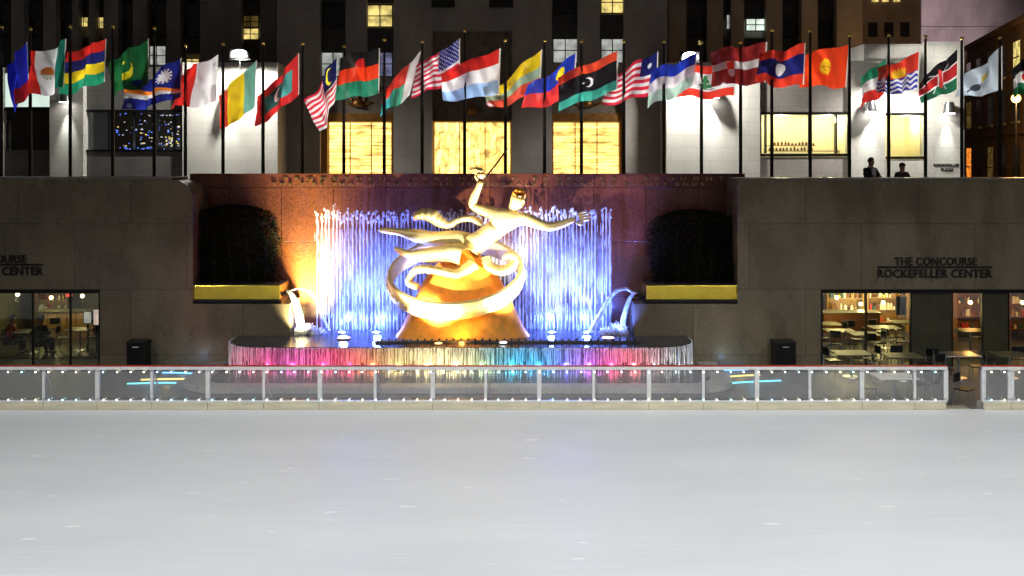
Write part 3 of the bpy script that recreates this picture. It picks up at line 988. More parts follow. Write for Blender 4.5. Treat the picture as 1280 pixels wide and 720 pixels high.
spine = chain([(Q(594, 305, 0), .27), (Q(606, 297, -.05), .235), (Q(619, 286, -.08), .30), (Q(631, 274, -.07), .31), (Q(639, 264, -.06), .13),
               (Q(643, 258, -.08), .135), (Q(647, 252, -.10), .20), (Q(650.5, 243.5, -.10), .185)])
chain([(Q(614, 266, .08), .17), (Q(601, 262, .15), .125), (Q(589, 257.5, .18), .115), (Q(594, 244, .14), .10), (Q(599, 233, .1), .07), (Q(601, 226, .08), .085)], spine[3])
chain([(Q(654, 271, -.12), .17), (Q(671, 279, -.25), .135), (Q(687, 284, -.36), .105), (Q(700, 281, -.45), .10), (Q(713, 276, -.52), .065), (Q(719, 273.5, -.55), .08)], spine[3])
chain([(Q(583, 301, .12), .25), (Q(565, 299, .2), .24), (Q(546, 299, .25), .175), (Q(522, 295, .22), .18), (Q(500, 290, .18), .085), (Q(487, 288.5, .16), .085), (Q(474, 287.5, .15), .05)], spine[0])
chain([(Q(590, 315, -.12), .26), (Q(572, 316, -.25), .25), (Q(553, 317, -.32), .185), (Q(533, 320, -.28), .195), (Q(512, 318.5, -.22), .09), (Q(502, 315, -.2), .09), (Q(493, 310, -.2), .05)], spine[0])
body = skin_mesh(vs_, es_, [r * 1.42 for r in rs_], 0, 2)
m = MB(); m.from_mesh(body, 0); bpy.data.meshes.remove(body)
# face: brow, nose, lips, chin, ears
hc = Q(648.5, 248, -.10); fd = Vector((.55, -.8, -.08)).normalized(); up = Vector((.12, 0, 1)).normalized(); sd = fd.cross(up).normalized()


def headpt(f, u, s): return hc + fd * f + up * u + sd * s


m.tube([headpt(.19, .06, 0), headpt(.255, -.02, 0), headpt(.26, -.05, 0), headpt(.2, -.06, 0)], [.02, .035, .04, .02], 8)
m.sphere(headpt(.19, -.12, 0), .05, 10, 8, (1, 1, .5))
m.sphere(headpt(.16, -.2, 0), .07, 10, 8)
for s in (-1, 1):
    m.sphere(headpt(.17, .035, .08 * s), .035, 8, 6)
    m.sphere(headpt(.17, .085, .08 * s), .055, 8, 6, (1.2, 1.2, .45))
    m.sphere(headpt(0, 0, .21 * s), .055, 8, 6, (.8, .7, 1.4))


def hand(base, d, side, n_, size, curl):
    d = d.normalized(); side = side.normalized(); n_ = n_.normalized()
    for i, l in enumerate((.85, .98, 1.0, .8)):
        o = base + side * ((i - 1.5) * .045 * size) + d * (.06 * size)
        pts = [o]
        a = 0.0
        for k in range(3):
            a += curl * (.5 + .25 * k)
            dd = d * math.cos(a) + n_ * math.sin(a) + side * ((i - 1.5) * .05)
            pts.append(pts[-1] + dd * (.085 * l * size * (1 - .12 * k)))
        m.tube(pts, [.026 * size, .024 * size, .021 * size, .013 * size], 7)
    o = base - side * (.07 * size) - d * .02
    m.tube([o, o - side * .06 * size + d * .05 * size, o - side * .07 * size + d * .13 * size + n_ * .03], [.032 * size, .026 * size, .016 * size], 7)


hand(Q(720, 273, -.55), Vector((1, -.15, .35)), Vector((-.3, -.2, 1)), Vector((.1, -1, -.2)), 1.7, .35)
hand(Q(601.5, 224, .08), Vector((.05, -.15, 1)), Vector((1, -.3, 0)), Vector((0, -1, .1)), 1.5, .8)
for fx, fy, d_, dx in ((474, 287.5, .15, -1), (493, 310, -.2, -1)):       # toes
    for k in range(5):
        b = Q(fx + 2, fy, d_) + Vector((0, (k - 2) * .028, 0))
        m.tube([b, b + Vector((-.09 + .008 * abs(k - 1), 0, .01))], [.028, .016], 6)
m.build('figure', M['gilt'], t, True)
# cropped curly hair
m = MB()
for i in range(110):
    a = rng.uniform(0, 6.28); e = rng.uniform(-.15, 1.35)
    dv = up * math.sin(e) + (sd * math.cos(a) + fd * math.sin(a)) * math.cos(e)
    if dv.dot(fd) > .55 and dv.dot(up) < .6: continue
    m.sphere(hc + up * .09 + dv * .195, rng.uniform(.04, .06), 7, 6)
m.build('hair', M['gilt_dull'], t, True)
# flame bowl held up
m = MB(); fb = Q(602, 219, .02)
m.lathe(fb.x, fb.y, [(.04, fb.z - .12), (.10, fb.z - .05), (.17, fb.z + .03), (.15, fb.z + .04)], 14)
for i in range(16):
    a = rng.uniform(0, 6.28); r0 = rng.uniform(.02, .13)
    b = fb + Vector((math.cos(a) * r0, math.sin(a) * r0, .03))
    m.tube([b, b + Vector((-.08 + math.cos(a) * .04, 0, .1)), b + Vector((-.2 + rng.uniform(-.12, .12), math.sin(a) * .06, rng.uniform(.12, .2))), b + Vector((-.32 + rng.uniform(-.14, .2), 0, rng.uniform(.1, .26)))],
           [.04, .045, .03, .008], 7)
m.build('flame_bowl', M['gilt'], t, True)


def drape(name, pts, radii, flat):
    # smooth sampled sweep, with fine fold ridges
    pp = [Q(*p) for p in pts]; out, rad = [], []
    for i in range(len(pp) - 1):
        p0, p1, p2, p3 = pp[max(i - 1, 0)], pp[i], pp[i + 1], pp[min(i + 2, len(pp) - 1)]
        for k in range(6):
            f = k / 6
            out.append(.5 * ((2 * p1) + (-p0 + p2) * f + (2 * p0 - 5 * p1 + 4 * p2 - p3) * f * f + (-p0 + 3 * p1 - 3 * p2 + p3) * f ** 3))
            rad.append((radii[i] * (1 - f) + radii[i + 1] * f) * (1 + .06 * math.sin(len(out) * 1.9)))
    out.append(pp[-1]); rad.append(radii[-1] * .6)
    m = MB(); m.tube(out, [r * 1.75 for r in rad], 12, True, flat); return m.build(name, M['gilt'], t, True)


drape('drapery', [(517, 272, .3), (527, 268, .3), (540, 270, .3), (550, 277, .3), (562, 281, .3), (574, 275, .25), (588, 273, .2), (603, 280, .1)], [.10, .19, .24, .2, .12, .1, .12, .1], .55)
drape('drapery', [(592, 330, -.35), (572, 342, -.5), (552, 339, -.55), (532, 336, -.5), (520, 338, -.45), (513, 346, -.42), (512, 354, -.42), (524, 359, -.5)], [.2, .16, .13, .13, .12, .1, .12, .1], .6)
drape('drapery', [(606, 322, -.2), (612, 333, -.3), (626, 338, -.4), (638, 334, -.45), (643, 326, -.42), (637, 320, -.4), (629, 325, -.38)], [.12, .13, .15, .15, .12, .13, .07], .6)

# ring
m = MB(); bm = m.bm
rc = Vector((X(569.5, YS), YS, 2.52)); ax = Vector((1, 0, .05)); fv = Vector((0, -1.0, -.93)); nv = Vector((0, -.45, .89)).normalized()
rows = []
for i in range(96):
    a = 2 * math.pi * i / 96
    o = rc + ax * (2.08 * math.cos(a)) + fv * math.sin(a)
    rad = (ax * math.cos(a) + fv.normalized() * math.sin(a)).normalized()
    wd, th = .29, .05
    rows.append([bm.verts.new(o + rad * (th * s1) + nv * (wd * s2)) for s1, s2 in ((1, -1), (1.5, -.9), (1.5, .9), (1, 1), (-1, 1), (-1, -1))])
for i in range(96):
    a, b = rows[i], rows[(i + 1) % 96]
    for k in range(6):
        bm.faces.new((a[k], a[(k + 1) % 6], b[(k + 1) % 6], b[k]))
m.build('ring', M['gilt'], t, 'auto')
m = MB()
for i in range(60):
    a = 2 * math.pi * (i + .5) / 60
    o = rc + ax * (2.16 * math.cos(a)) + fv * (math.sin(a) * 1.03)
    m.sphere(o, .075, 8, 6, (1, .6, 1.3))
m.build('ring_studs', M['gilt'], t, True).name = 'ring_boss'
# mound
prof = [(0, 2.14, .92), (.06, 2.1, .9), (.3, 1.93, .84), (.6, 1.78, .78), (1.0, 1.62, .7), (1.4, 1.45, .62), (1.8, 1.25, .54), (2.2, .95, .44), (2.5, .62, .34), (2.75, .3, .2), (2.85, .06, .05)]
m = MB(); bm = m.bm; rows = []
mx, my = X(575, YS), YS + .15
for h, rx, ry in prof:
    row = []
    for i in range(64):
        a = 2 * math.pi * i / 64
        k = 1 + .05 * noise.noise(Vector((math.cos(a) * 2.2, math.sin(a) * 2.2, h * .9))) + .035 * math.cos(a * 5 + h * 1.2)
        row.append(bm.verts.new((mx + h * .05 + rx * k * math.cos(a), my + ry * k * math.sin(a), ZP - .01 + h)))
    rows.append(row)
for a, b in zip(rows, rows[1:]):
    for i in range(64):
        j = (i + 1) % 64
        bm.faces.new((a[i], a[j], b[j], b[i]))
bm.faces.new(rows[-1])
m.build('mound', M['gilt_dull'], t, True)

m = MB(); a = Q(608, 220, .3); b = Q(634, 186, 1.6)
m.tube([a + (b - a) * (i / 12) + Vector((0, 0, -.03 * math.sin(math.pi * i / 12))) for i in range(13)], .028, 8)
tag(m.build('cable', M['bronze'], None, True), 'twisted dark cable rising from the flame bowl across the lit centre screen', 'cable')

# ------------------------------------------------------------------ rink barrier
def barrier(posts, label, loc):
    t = thing('rink_barrier', label, 'barrier', loc)
    x0, x1 = posts[0][0], posts[-1][0]
    box('rail_cap', M['red_paint'], t, x0 - .05, x1 + .05, YF - .045, YF + .065, 1.083, 1.103, b=.005)
    box('upper_rail', M['white_paint'], t, x0 - .04, x1 + .04, YF - .04, YF + .06, 1.0, 1.08, b=.008)
    box('lower_rail', M['white_paint'], t, x0 - .04, x1 + .04, YF - .04, YF + .06, .19, .235, b=.008)
    for x, wd in posts:
        box('post', M['white_paint'], t, x - wd, x + wd, YF - .035, YF + .055, .238, .997, b=.008)
    for (a, wa), (b, wb) in zip(posts, posts[1:]):
        box('pane', M['acrylic'], t, a + wa + .003, b - wb - .003, YF, YF + .012, .238, .997)
        box('kickboard', M['kick'], t, a + .004, b - .004, YF - .045, YF + .05, .006, .187, b=.006)
    # foot brackets behind alternate posts
    for x, wd in posts[::2]:
        m = MB(); m.tube([(x + .02, YF + .06, .95), (x + .16, YF + .32, .1)], .022, 6); m.bbox(x + .06, x + .24, YF + .28, YF + .5, FL + .002, .12, .01)
        m.build('brace', M['white_paint'], t)
    return t


def light_string(x0, x1, z, label, skip=()):
    t = thing('light_string', label, 'string lights', (x0, YF - .07, z))
    m = MB(); n = int((x1 - x0) / .34)
    m.tube([(x0 + (x1 - x0) * i / (n * 2), YF - .055, z + .022 - (.012 if i % 2 else 0)) for i in range(n * 2 + 1)], .005, 5)
    m.build('wire', M['pole'], t)
    for i in range(n):
        x = x0 + .17 + i * .34 + rng.uniform(-.015, .015)
        b = MB(); b.sphere((x, YF - .075, z), .019, 8, 6); b.build('bulb', rng.choice((G['bulb'], G['bulb'], G['bulb_cool'], G['bulb_warm'])), t, True)


px_posts = [1182, 1143, 1077, 1012, 946, 879, 811, 742, 674, 607, 541, 469, 400, 330, 260, 190, 122, 55, -14, -82]
posts = sorted((X(p, YF), .055 if i % 2 == 0 else .035) for i, p in enumerate(px_posts))
barrier(posts, 'long white-framed rink barrier with clear panes and red cap in front of the fountain', ((posts[0][0] + posts[-1][0]) / 2, YF, 0))
light_string(posts[0][0], posts[-1][0], .955, 'string of small white bulbs along the top of the long barrier')
light_string(posts[0][0], posts[-1][0], .262, 'string of small white bulbs along the foot of the long barrier')
posts2 = [(X(1229, YF), .055), (X(1263, YF), .08), (X(1331, YF), .035), (X(1400, YF), .055)]
barrier(posts2, 'short end of white-framed rink barrier beyond the gate gap', ((posts2[0][0] + posts2[-1][0]) / 2, YF, 0))
light_string(posts2[0][0], posts2[-1][0], .955, 'string of small white bulbs along the top of the short barrier beyond the gap')
light_string(posts2[0][0], posts2[-1][0], .262, 'string of small white bulbs along the foot of the short barrier beyond the gap')


# coloured light bars set in the concourse floor beside the basin
def floor_bar(p0, p1, mt, label):
    Y0 = (CZ - FL) * FPX / (p0[1] - HY); Y1 = (CZ - FL) * FPX / (p1[1] - HY)
    a, b = Vector((X(p0[0], Y0), Y0, FL + .02)), Vector((X(p1[0], Y1), Y1, FL + .02))
    t = thing('floor_light', label, 'floor light', (a + b) / 2)
    pts = [a + (b - a) * (i / 8) + Vector((0, .06 * math.sin(math.pi * i / 8), 0)) for i in range(9)]
    m = MB(); m.tube([p + Vector((0, 0, -.012)) for p in pts], .055, 8, True, .3); m.build('housing', M['steel'], t, True)
    m = MB(); m.tube([p + Vector((0, 0, .012)) for p in pts], .046, 8, True, .5); m.build('diffuser', mt, t, True)
    point('floor_bar_light', (a + b) / 2 + Vector((0, 0, .22)), 3, (.2, .5, 1) if mt is G['bar_blue'] else (.2, .8, 1) if mt is G['bar_cyan'] else (1, .75, .25), .06)


floor_bar((203, 467), (256, 469), G['bar_blue'], 'blue floor light bar behind the barrier, warm spout side, farther of two')
floor_bar((176, 476), (240, 475), G['bar_yellow'], 'yellow floor light bar behind the barrier on the warm spout side')
floor_bar((159, 481), (220, 480), G['bar_cyan'], 'cyan floor light bar behind the barrier, warm spout side, nearer of two')
floor_bar((888, 466), (935, 463), G['bar_blue'], 'blue floor light bar behind the barrier on the blue spout side')
floor_bar((903, 473), (950, 470), G['bar_yellow'], 'yellow floor light bar behind the barrier on the blue spout side')
floor_bar((905, 481), (976, 477), G['bar_cyan'], 'cyan floor light bar behind the barrier on the blue spout side')


# dark cabinets against the granite
def cabinet(x0, x1, label):
    Y = YW - .55
    a, b = X(x0, Y), X(x1, Y); z1 = Z(429, Y)
    t = thing('cabinet', label, 'cabinet', ((a + b) / 2, Y, FL))
    box('carcass', M['black'], t, a, b, Y, YW - .02, FL + .05, z1, b=.012)
    box('lid', M['black'], t, a - .02, b + .02, Y - .02, YW - .01, z1 + .003, z1 + .045, b=.01)
    box('plinth', M['black'], t, a + .03, b - .03, Y + .03, YW - .03, FL, FL + .047)
    m = MB(); m.tube([((a + b) / 2 - .1, Y - .03, z1 - .12), ((a + b) / 2 + .1, Y - .03, z1 - .12)], .012, 6); m.build('handle', M['steel'], t)


cabinet(158, 181, 'black cabinet against granite between the silhouette window and the hedge')
cabinet(969, 995, 'black cabinet against granite beside the wide cafe window')

# ------------------------------------------------------------------ flags
WHT, RED, GRN, BLU, YEL, BLK = (.78, .78, .8), (.62, .025, .018), (.02, .20, .07), (.015, .03, .34), (.85, .62, .02), (.012, .012, .014)
ORG = (.80, .05, .012)


def star(u, v, cu, cv, r, asp=1.6, n=5):
    x, y = (u - cu) * asp, v - cv
    d = math.hypot(x, y)
    if d > r: return False
    a = (math.atan2(x, y) % (2 * math.pi / n)) - math.pi / n
    return d < r * .45 / max(.3, math.cos(math.pi / n - abs(a)) * 1.35) * (1.15 if abs(a) > math.pi / n * .55 else .95)


def disc(u, v, cu, cv, r, asp=1.6):
    return math.hypot((u - cu) * asp, v - cv) < r


def moon(u, v, cu, cv, r, du, dv, asp=1.6, k=.82):
    return disc(u, v, cu, cv, r, asp) and not disc(u, v, cu + du, cv + dv, r * k, asp)


def f_blue_red(u, v): return (.35, .01, .02) if (v < .3 and u < .75) else (.02, .03, .55)
def f_mexico(u, v):
    if u < .34: return (.01, .16, .11)
    if u > .70: return RED
    if disc(u, v, .54, .5, .15):
        return (.42, .12, .02) if v > .46 else ((.2, .25, .12) if (int(u * 60) + int(v * 50)) % 2 else WHT)
    return WHT
def f_mauritius(u, v): return (RED, (.015, .02, .14), YEL, (.02, .30, .16))[min(3, int((1 - v) * 4))]
def f_mauritania(u, v):
    if moon(u, v, .55, .52, .30, 0, .13, k=.86): return (.85, .75, .02)
    if star(u, v, .58, .66, .13): return (.85, .75, .02)
    return (.012, .12, .035)
def f_marshall(u, v):
    lo, hi = .18 * 0 + .12 + .30 * u, .20 + .58 * u
    mid = (lo + hi) / 2
    if lo < v < mid: return WHT
    if mid <= v < hi: return (.9, .25, .02)
    x, y = (u - .3) * 1.6, v - .68
    if math.hypot(x, y) < .14 + .06 * (math.sin(math.atan2(y, x) * 12) > 0): return WHT
    return (.015, .022, .22)
def f_malta(u, v):
    if u < .2 and v > .7 and .06 < u < .16 and .76 < v < .9 and (abs(u - .11) < .012 or abs(v - .83) < .025): return (.45, .42, .42)
    return WHT if u < .5 else RED
def f_mali(u, v): return ((.16, .42, .33) if u < .34 else YEL if u < .69 else (.55, .05, .03))
def f_maldives(u, v):
    if u < .16 or u > .86 or v < .24 or v > .78: return (.66, .03, .03)
    if moon(u, v, .58, .51, .16, -.05, 0): return (.75, .45, .45)
    return (.10, .42, .40) if u < .42 else (.02, .09, .08)  # green field darkened toward the fly: fold shading painted into the dye
def f_malaysia(u, v):
    if u < .52 and v > .46:
        if moon(u, v, .25, .73, .19, -.045, .0): return (.85, .8, .05)
        if star(u, v, .36, .73, .10, n=11): return (.85, .8, .05)
        return (.01, .015, .10)
    return ((.62, .02, .05) if int((1 - v) * 14) % 2 == 0 else WHT)
def f_malawi(u, v):
    if disc(u, v, .5, .665, .19) and v > .665: return (.55, .02, .02)
    return BLK if v > .665 else ORG if v > .35 else (.02, .22, .13)
def f_madagascar(u, v):
    if u < .3: return WHT
    return (.75, .05, .03) if v > .5 else (.05, .35, .22) if u < .62 else (.05, .42, .45)
def f_usa(u, v):
    if u < .45 and v > .46:
        gu, gv = u / .45 * 6, (v - .46) / .54 * 5
        row = int(gv * 2)
        if math.hypot((gu + (.5 if row % 2 else 0)) % 1 - .5, (gv * 2) % 1 - .5) < .22: return WHT
        return (.02, .03, .26)
    return ((.62, .02, .06) if int((1 - v) * 13) % 2 == 0 else WHT)
def f_lux(u, v): return RED if v > .68 else WHT if v > .34 else (.35, .55, .88)
def f_lith(u, v): return YEL if v > .62 else (.35, .50, .35) if v > .36 else (.72, .09, .05)
def f_liech(u, v):
    if disc(u, v, .32, .73, .15) and v > .6 - .02: return (.85, .68, .03)
    return (.02, .05, .50) if v > .5 else (.72, .04, .04)
def f_libya(u, v):
    if v > .76: return (.80, .08, .03)
    if v < .25: return (.05, .42, .32)
    if moon(u, v, .5, .5, .14, .035, 0): return WHT
    if star(u, v, .60, .5, .07): return WHT
    return BLK
def f_liberia(u, v):
    if u < .34 and v > .545:
        if star(u, v, .17, .77, .17): return WHT
        return (.01, .015, .14)
    return ((.62, .02, .05) if int((1 - v) * 11) % 2 == 0 else WHT)
def f_lesotho(u, v): return (.02, .06, .62) if v > .66 else WHT if v > .34 else (.42, .62, .52)
def f_lebanon(u, v):
    if v > .75 or v < .25: return (.75, .05, .03)
    if abs(u - .5) < .14 * (.74 - v) / .45 + .01 and .3 < v < .72 and (int(v * 26) % 4 != 0 or abs(u - .5) < .03): return (.05, .25, .1)
    return WHT
def f_latvia(u, v): return WHT if .40 < v < .62 else (.30, .025, .025)
def f_laos(u, v):
    if disc(u, v, .5, .5, .17): return WHT
    return (.015, .02, .16) if .26 < v < .74 else (.72, .05, .025)
def f_kyrgyz(u, v):
    x, y = (u - .52) * 1.6, v - .5
    d = math.hypot(x, y)
    if d < .19 + .03 * (math.sin(math.atan2(y, x) * 20) > 0):
        if .09 < d < .115 or abs(x) < .012 or abs(y) < .012: return (.65, .25, .02)
        return (.85, .58, .02)
    return (.80, .06, .015)
def f_kuwait(u, v): return (.03, .28, .16) if v > .66 else WHT if v > .33 else (.72, .04, .03)
def f_kiribati(u, v):
    w_ = .045 * math.sin(u * 26)
    if v > .50 + w_ * .6:
        x, y = (u - .5) * 1.6, v - .55
        if math.hypot(x, y) < .2 + .07 * (math.sin(math.atan2(y, x) * 17) > .0) and v > .52: return (.8, .5, .03)
        return (.70, .05, .03)
    return WHT if int((v - w_ + 2) * 13.0) % 2 else (.03, .04, .42)
def f_kenya(u, v):
    x, y = (u - .5) * 1.6, v - .5
    if (x / .13) ** 2 + (y / .30) ** 2 < 1: return (.55, .05, .05) if abs(x) < .09 else WHT
    if abs(x + y) < .02 or abs(x - y) < .02:
        if abs(y) < .36: return WHT
    if v > .70: return BLK
    if v > .66 or .30 < v < .345: return WHT
    return (.50, .03, .03) if v > .34 else (.02, .14, .07)
def f_kazakh(u, v):
    if .03 < u < .10 and int(v * 12) % 2 == 0: return (.85, .7, .1)
    if disc(u, v, .45, .56, .12): return (.85, .68, .1)
    if abs((u - .62) * .9 + (v - .36)) < .04 and .3 < u < .85: return (.08, .09, .12)
    if disc(u, v, .68, .30, .13): return (.06, .07, .10)
    return (.52, .62, .72)
def f_jordan(u, v):
    if u < .5 * (1 - abs(v - .5) * 2): return RED
    return BLK if v > .66 else WHT if v > .33 else (.02, .18, .08)


FLAGS = [
    # pole px, top py, HT, HB, FT, FB, fn, label, depth side, fold count, amp
    (38, 36, (34, 52), (36, 118), (15, 82), (18, 140), f_blue_red, 'blue and red', -1, 1.2),
    (88, 33, (83, 48), (80, 108), (40, 72), (43, 122), f_mexico, 'green, white and red with a brown eagle emblem', -1, 1.3),
    (141, 33, (133, 48), (131, 102), (82, 64), (72, 116), f_mauritius, 'red, blue, yellow and green striped', 1, 1.5),
    (193, 35, (186, 48), (186, 104), (134, 74), (131, 119), f_mauritania, 'dark green with a yellow crescent and star', 1, 1.3),
    (232, 57, (227, 72), (227, 121), (160, 106), (151, 139), f_marshall, 'dark blue with white star and orange-white diagonal', 1, 1.6),
    (279, 55, (273, 68), (270, 127), (226, 86), (206, 135), f_malta, 'half white and half red', 1, 1.3),
    (329, 54, (321, 75), (319, 134), (268, 120), (271, 162), f_mali, 'pale green, yellow and red upright banded', 1, 1.3),
    (378.5, 54.5, (374, 66), (374, 118), (322, 120), (320, 156), f_maldives, 'red-bordered green with a pale crescent', 1, 1.4),
    (430, 58, (422, 69), (420, 121), (384, 128), (403, 166), f_malaysia, 'drooping red-white striped with crescent on navy corner', -1, 1.4),
    (480.5, 49.5, (475, 60), (474, 117), (426, 72), (422, 124), f_malawi, 'black, red and green striped', -1, 1.5),
    (528, 52, (527, 62), (512, 119), (478, 112), (472, 144), f_madagascar, 'red and green with a white hoist band', 1, 1.3),
    (581, 38, (575, 48), (575, 97), (522, 80), (514, 121), f_usa, 'red-white striped with many stars on a blue corner', 1, 1.6),
    (632, 50, (626, 60), (624, 118), (550, 92), (553, 126), f_lux, 'red, white and pale blue striped', -1, 1.5),
    (681, 51, (678, 61), (675, 114), (606, 118), (611, 136), f_lith, 'twisted yellow, green and red', 1, 1.5),
    (727, 51.5, (721, 65), (717, 120), (660, 110), (652, 138), f_liech, 'blue over red with a gold crown', -1, 1.4),
    (780, 52, (773, 63), (772, 111), (698, 96), (699, 137), f_libya, 'red, black and teal with a white crescent and star', -1, 1.7),
    (830, 52, (823, 64), (822, 116), (764, 94), (754, 130), f_liberia, 'red-white striped with one big star on a navy corner', 1, 1.6),
    (877, 53, (872, 66), (866, 108), (812, 90), (806, 135), f_lesotho, 'blue, white and pale green striped', -1, 1.6),
    (926, 53, (920, 76), (919, 119), (848, 84), (845, 121), f_lebanon, 'red, white and red with a green tree', 1, 1.5),
    (965, 38, (959, 52), (957, 103), (888, 64), (886, 107), f_latvia, 'maroon with a white middle stripe', -1, 1.8),
    (1013, 38, (1007, 53), (1005, 106), (948, 70), (940, 104), f_laos, 'red and navy with a white disc', -1, 1.4),
    (1062, 44, (1062, 55), (1058, 109), (1008, 66), (1005, 106), f_kyrgyz, 'plain red with a yellow sun', 1, 1.2),
    (1111, 44, (1108, 72), (1106, 116), (1078, 97), (1079, 134), f_kuwait, 'small green, white and red', 1, 1.1),
    (1157, 46, (1150, 64), (1148, 111), (1092, 88), (1092, 118), f_kiribati, 'red with blue and white waves', -1, 1.5),
    (1202.5, 48, (1198, 60), (1197, 111), (1144, 103), (1149, 127), f_kenya, 'black, red and green with a shield', -1, 1.4),
    (1250, 47, (1253, 57), (1253, 112), (1207, 98), (1202, 122), f_kazakh, 'pale grey-blue with a yellow sun and dark bird', 1, 1.3),
    (1297, 48, (1296, 62), (1296, 114), (1267, 86), (1269, 120), f_jordan, 'black, white and green with a red hoist triangle', 1, 1.2),
]
YP = 35.0


def flag_mesh(HT, HB, FT, FB, fn, side, folds, seed):
    NU, NV = 84, 54
    a, b, c, d = P(*HT, YP), P(*HB, YP), P(*FT, YP), P(*FB, YP)
    rr = random.Random(seed); ph = rr.uniform(0, 6.28); ph2 = rr.uniform(0, 6.28); amp = rr.uniform(.16, .29)
    sgn = side * 2.6
    verts = []
    for j in range(NV + 1):
        v = j / NV
        for i in range(NU + 1):
            u = i / NU
            top = a + (c - a) * u; bot = b + (d - b) * u
            p = bot + (top - bot) * v
            k = min(1, u * 2.2)
            s = math.sin(2 * math.pi * folds * (u + .18 * v) + ph) + .35 * math.sin(2 * math.pi * folds * 2.3 * (u - .3 * v) + ph2)
            p = p + Vector((.035 * k * math.cos(2 * math.pi * folds * u + ph), amp * k * s + sgn * .10 * u + .035 * k * noise.noise(Vector((u * 9 + seed, v * 5 - u * 4, 2.0))), .07 * k * math.sin(2 * math.pi * folds * .9 * u + ph2) + .03 * k * noise.noise(Vector((u * 3, v * 3, seed)))))
            p.z -= .10 * math.sin(math.pi * u) * (1 - .5 * v) * .5
            verts.append(p)
    faces, cols = [], []
    W = NU + 1
    for j in range(NV):
        for i in range(NU):
            faces.append((j * W + i, j * W + i + 1, (j + 1) * W + i + 1, (j + 1) * W + i))
            u, v = (i + .5) / NU, (j + .5) / NV
            cc = (.7, .68, .62) if u < .022 else fn(u, v)
            cols += [cc[0], cc[1], cc[2], 1.0]
    me = bpy.data.meshes.new('flag')
    me.from_pydata([tuple(v) for v in verts], [], faces)
    at = me.attributes.new('flag_dye', 'FLOAT_COLOR', 'FACE')
    at.data.foreach_set('color', cols)
    me.materials.append(M['cloth'])
    me.shade_smooth()
    return me


# one pole is built, the others are copies of it
def make_pole():
    t = thing('flagpole', '', 'flagpole', (0, 0, 0), 'flagpoles along the plaza edge')
    m = MB(); m.lathe(0, 0, [(.16, 0), (.16, .05), (.09, .12), (.075, .3), (.06, .34)], 14); m.build('base', M['pole'], t, 'auto')
    m = MB(); m.lathe(0, 0, [(.056, 0), (.054, .6), (.034, 1.0)], 12); s = m.build('shaft', M['pole'], t, 'auto'); s.location = (0, 0, .34)
    m = MB(); m.lathe(0, 0, [(.05, 0), (.055, .03), (.02, .05), (.02, .07)], 12); c = m.build('truck', M['pole'], t, 'auto')
    m = MB(); m.sphere((0, 0, .12), .065, 14, 10); m.build('finial', M['ball'], t, True)
    m = MB(); m.tube([(-.06, 0, 0), (-.062, 0, .5), (-.05, 0, 1.0)], .007, 5); h = m.build('halyard', M['pole'], t); h.location = (0, 0, .34)
    return t


proto = make_pole()
pole_specs = [(f[0], f[1], 'flagpole flying the ' + f[7] + ' flag') for f in FLAGS]
pole_specs.append((2, 34, 'bare dark flagpole at the far end of the row, beside the blue and red flag'))
for i, (px, py, lab) in enumerate(pole_specs):
    r = proto if i == 0 else copy_tree(proto)
    r['label'] = lab
    r.location = (X(px, YP), YP, PZ)
    h = Z(py, YP) - .12 - PZ
    for ch in r.children:
        k = ch.name.split('.')[0]
        if k in ('shaft', 'halyard'):
            ch.scale = (1, 1, h - .34)
        elif k in ('truck', 'finial'):
            ch.location = (0, 0, h)
for i, f in enumerate(FLAGS):
    me = flag_mesh(f[2], f[3], f[4], f[5], f[6], f[8], f[9], 100 + i)
    o = link_mesh('flag', me)
    hx, hy = P(*f[2], YP), None
    me.transform(Matrix.Translation(-hx)); o.location = hx
    tag(o, f[7] + ' flag blowing from its pole', 'flag', 'flags along the plaza edge')

# ------------------------------------------------------------------ buildings
def pane(parent, x0, x1, y0, y1, Y, mt, frame=True, bars=(1, 1)):
    a, b, c, d = X(x0, Y), X(x1, Y), Z(y1, Y), Z(y0, Y)
    o = box('window', mt, parent, a, b, Y, Y + .03, c, d)
    if frame:
        m = MB(); w_ = min(.06, (b - a) * .08)
        m.box(a - w_, b + w_, Y - .06, Y - .004, d, d + w_); m.box(a - w_, b + w_, Y - .06, Y - .004, c - w_, c)
        m.box(a - w_, a, Y - .058, Y - .006, c, d); m.box(b, b + w_, Y - .058, Y - .006, c, d)
        for i in range(1, bars[0] + 1):
            x = a + (b - a) * i / (bars[0] + 1); m.box(x - w_ * .4, x + w_ * .4, Y - .05, Y - .007, c, d)
        for i in range(1, bars[1] + 1):
            z = c + (d - c) * i / (bars[1] + 1); m.box(a, b, Y - .045, Y - .008, z - w_ * .4, z + w_ * .4)
        f = m.build('sash', M['bronze'], None)
        f.data.transform(Matrix.Translation(-wloc(o))); f.parent = o
    return o


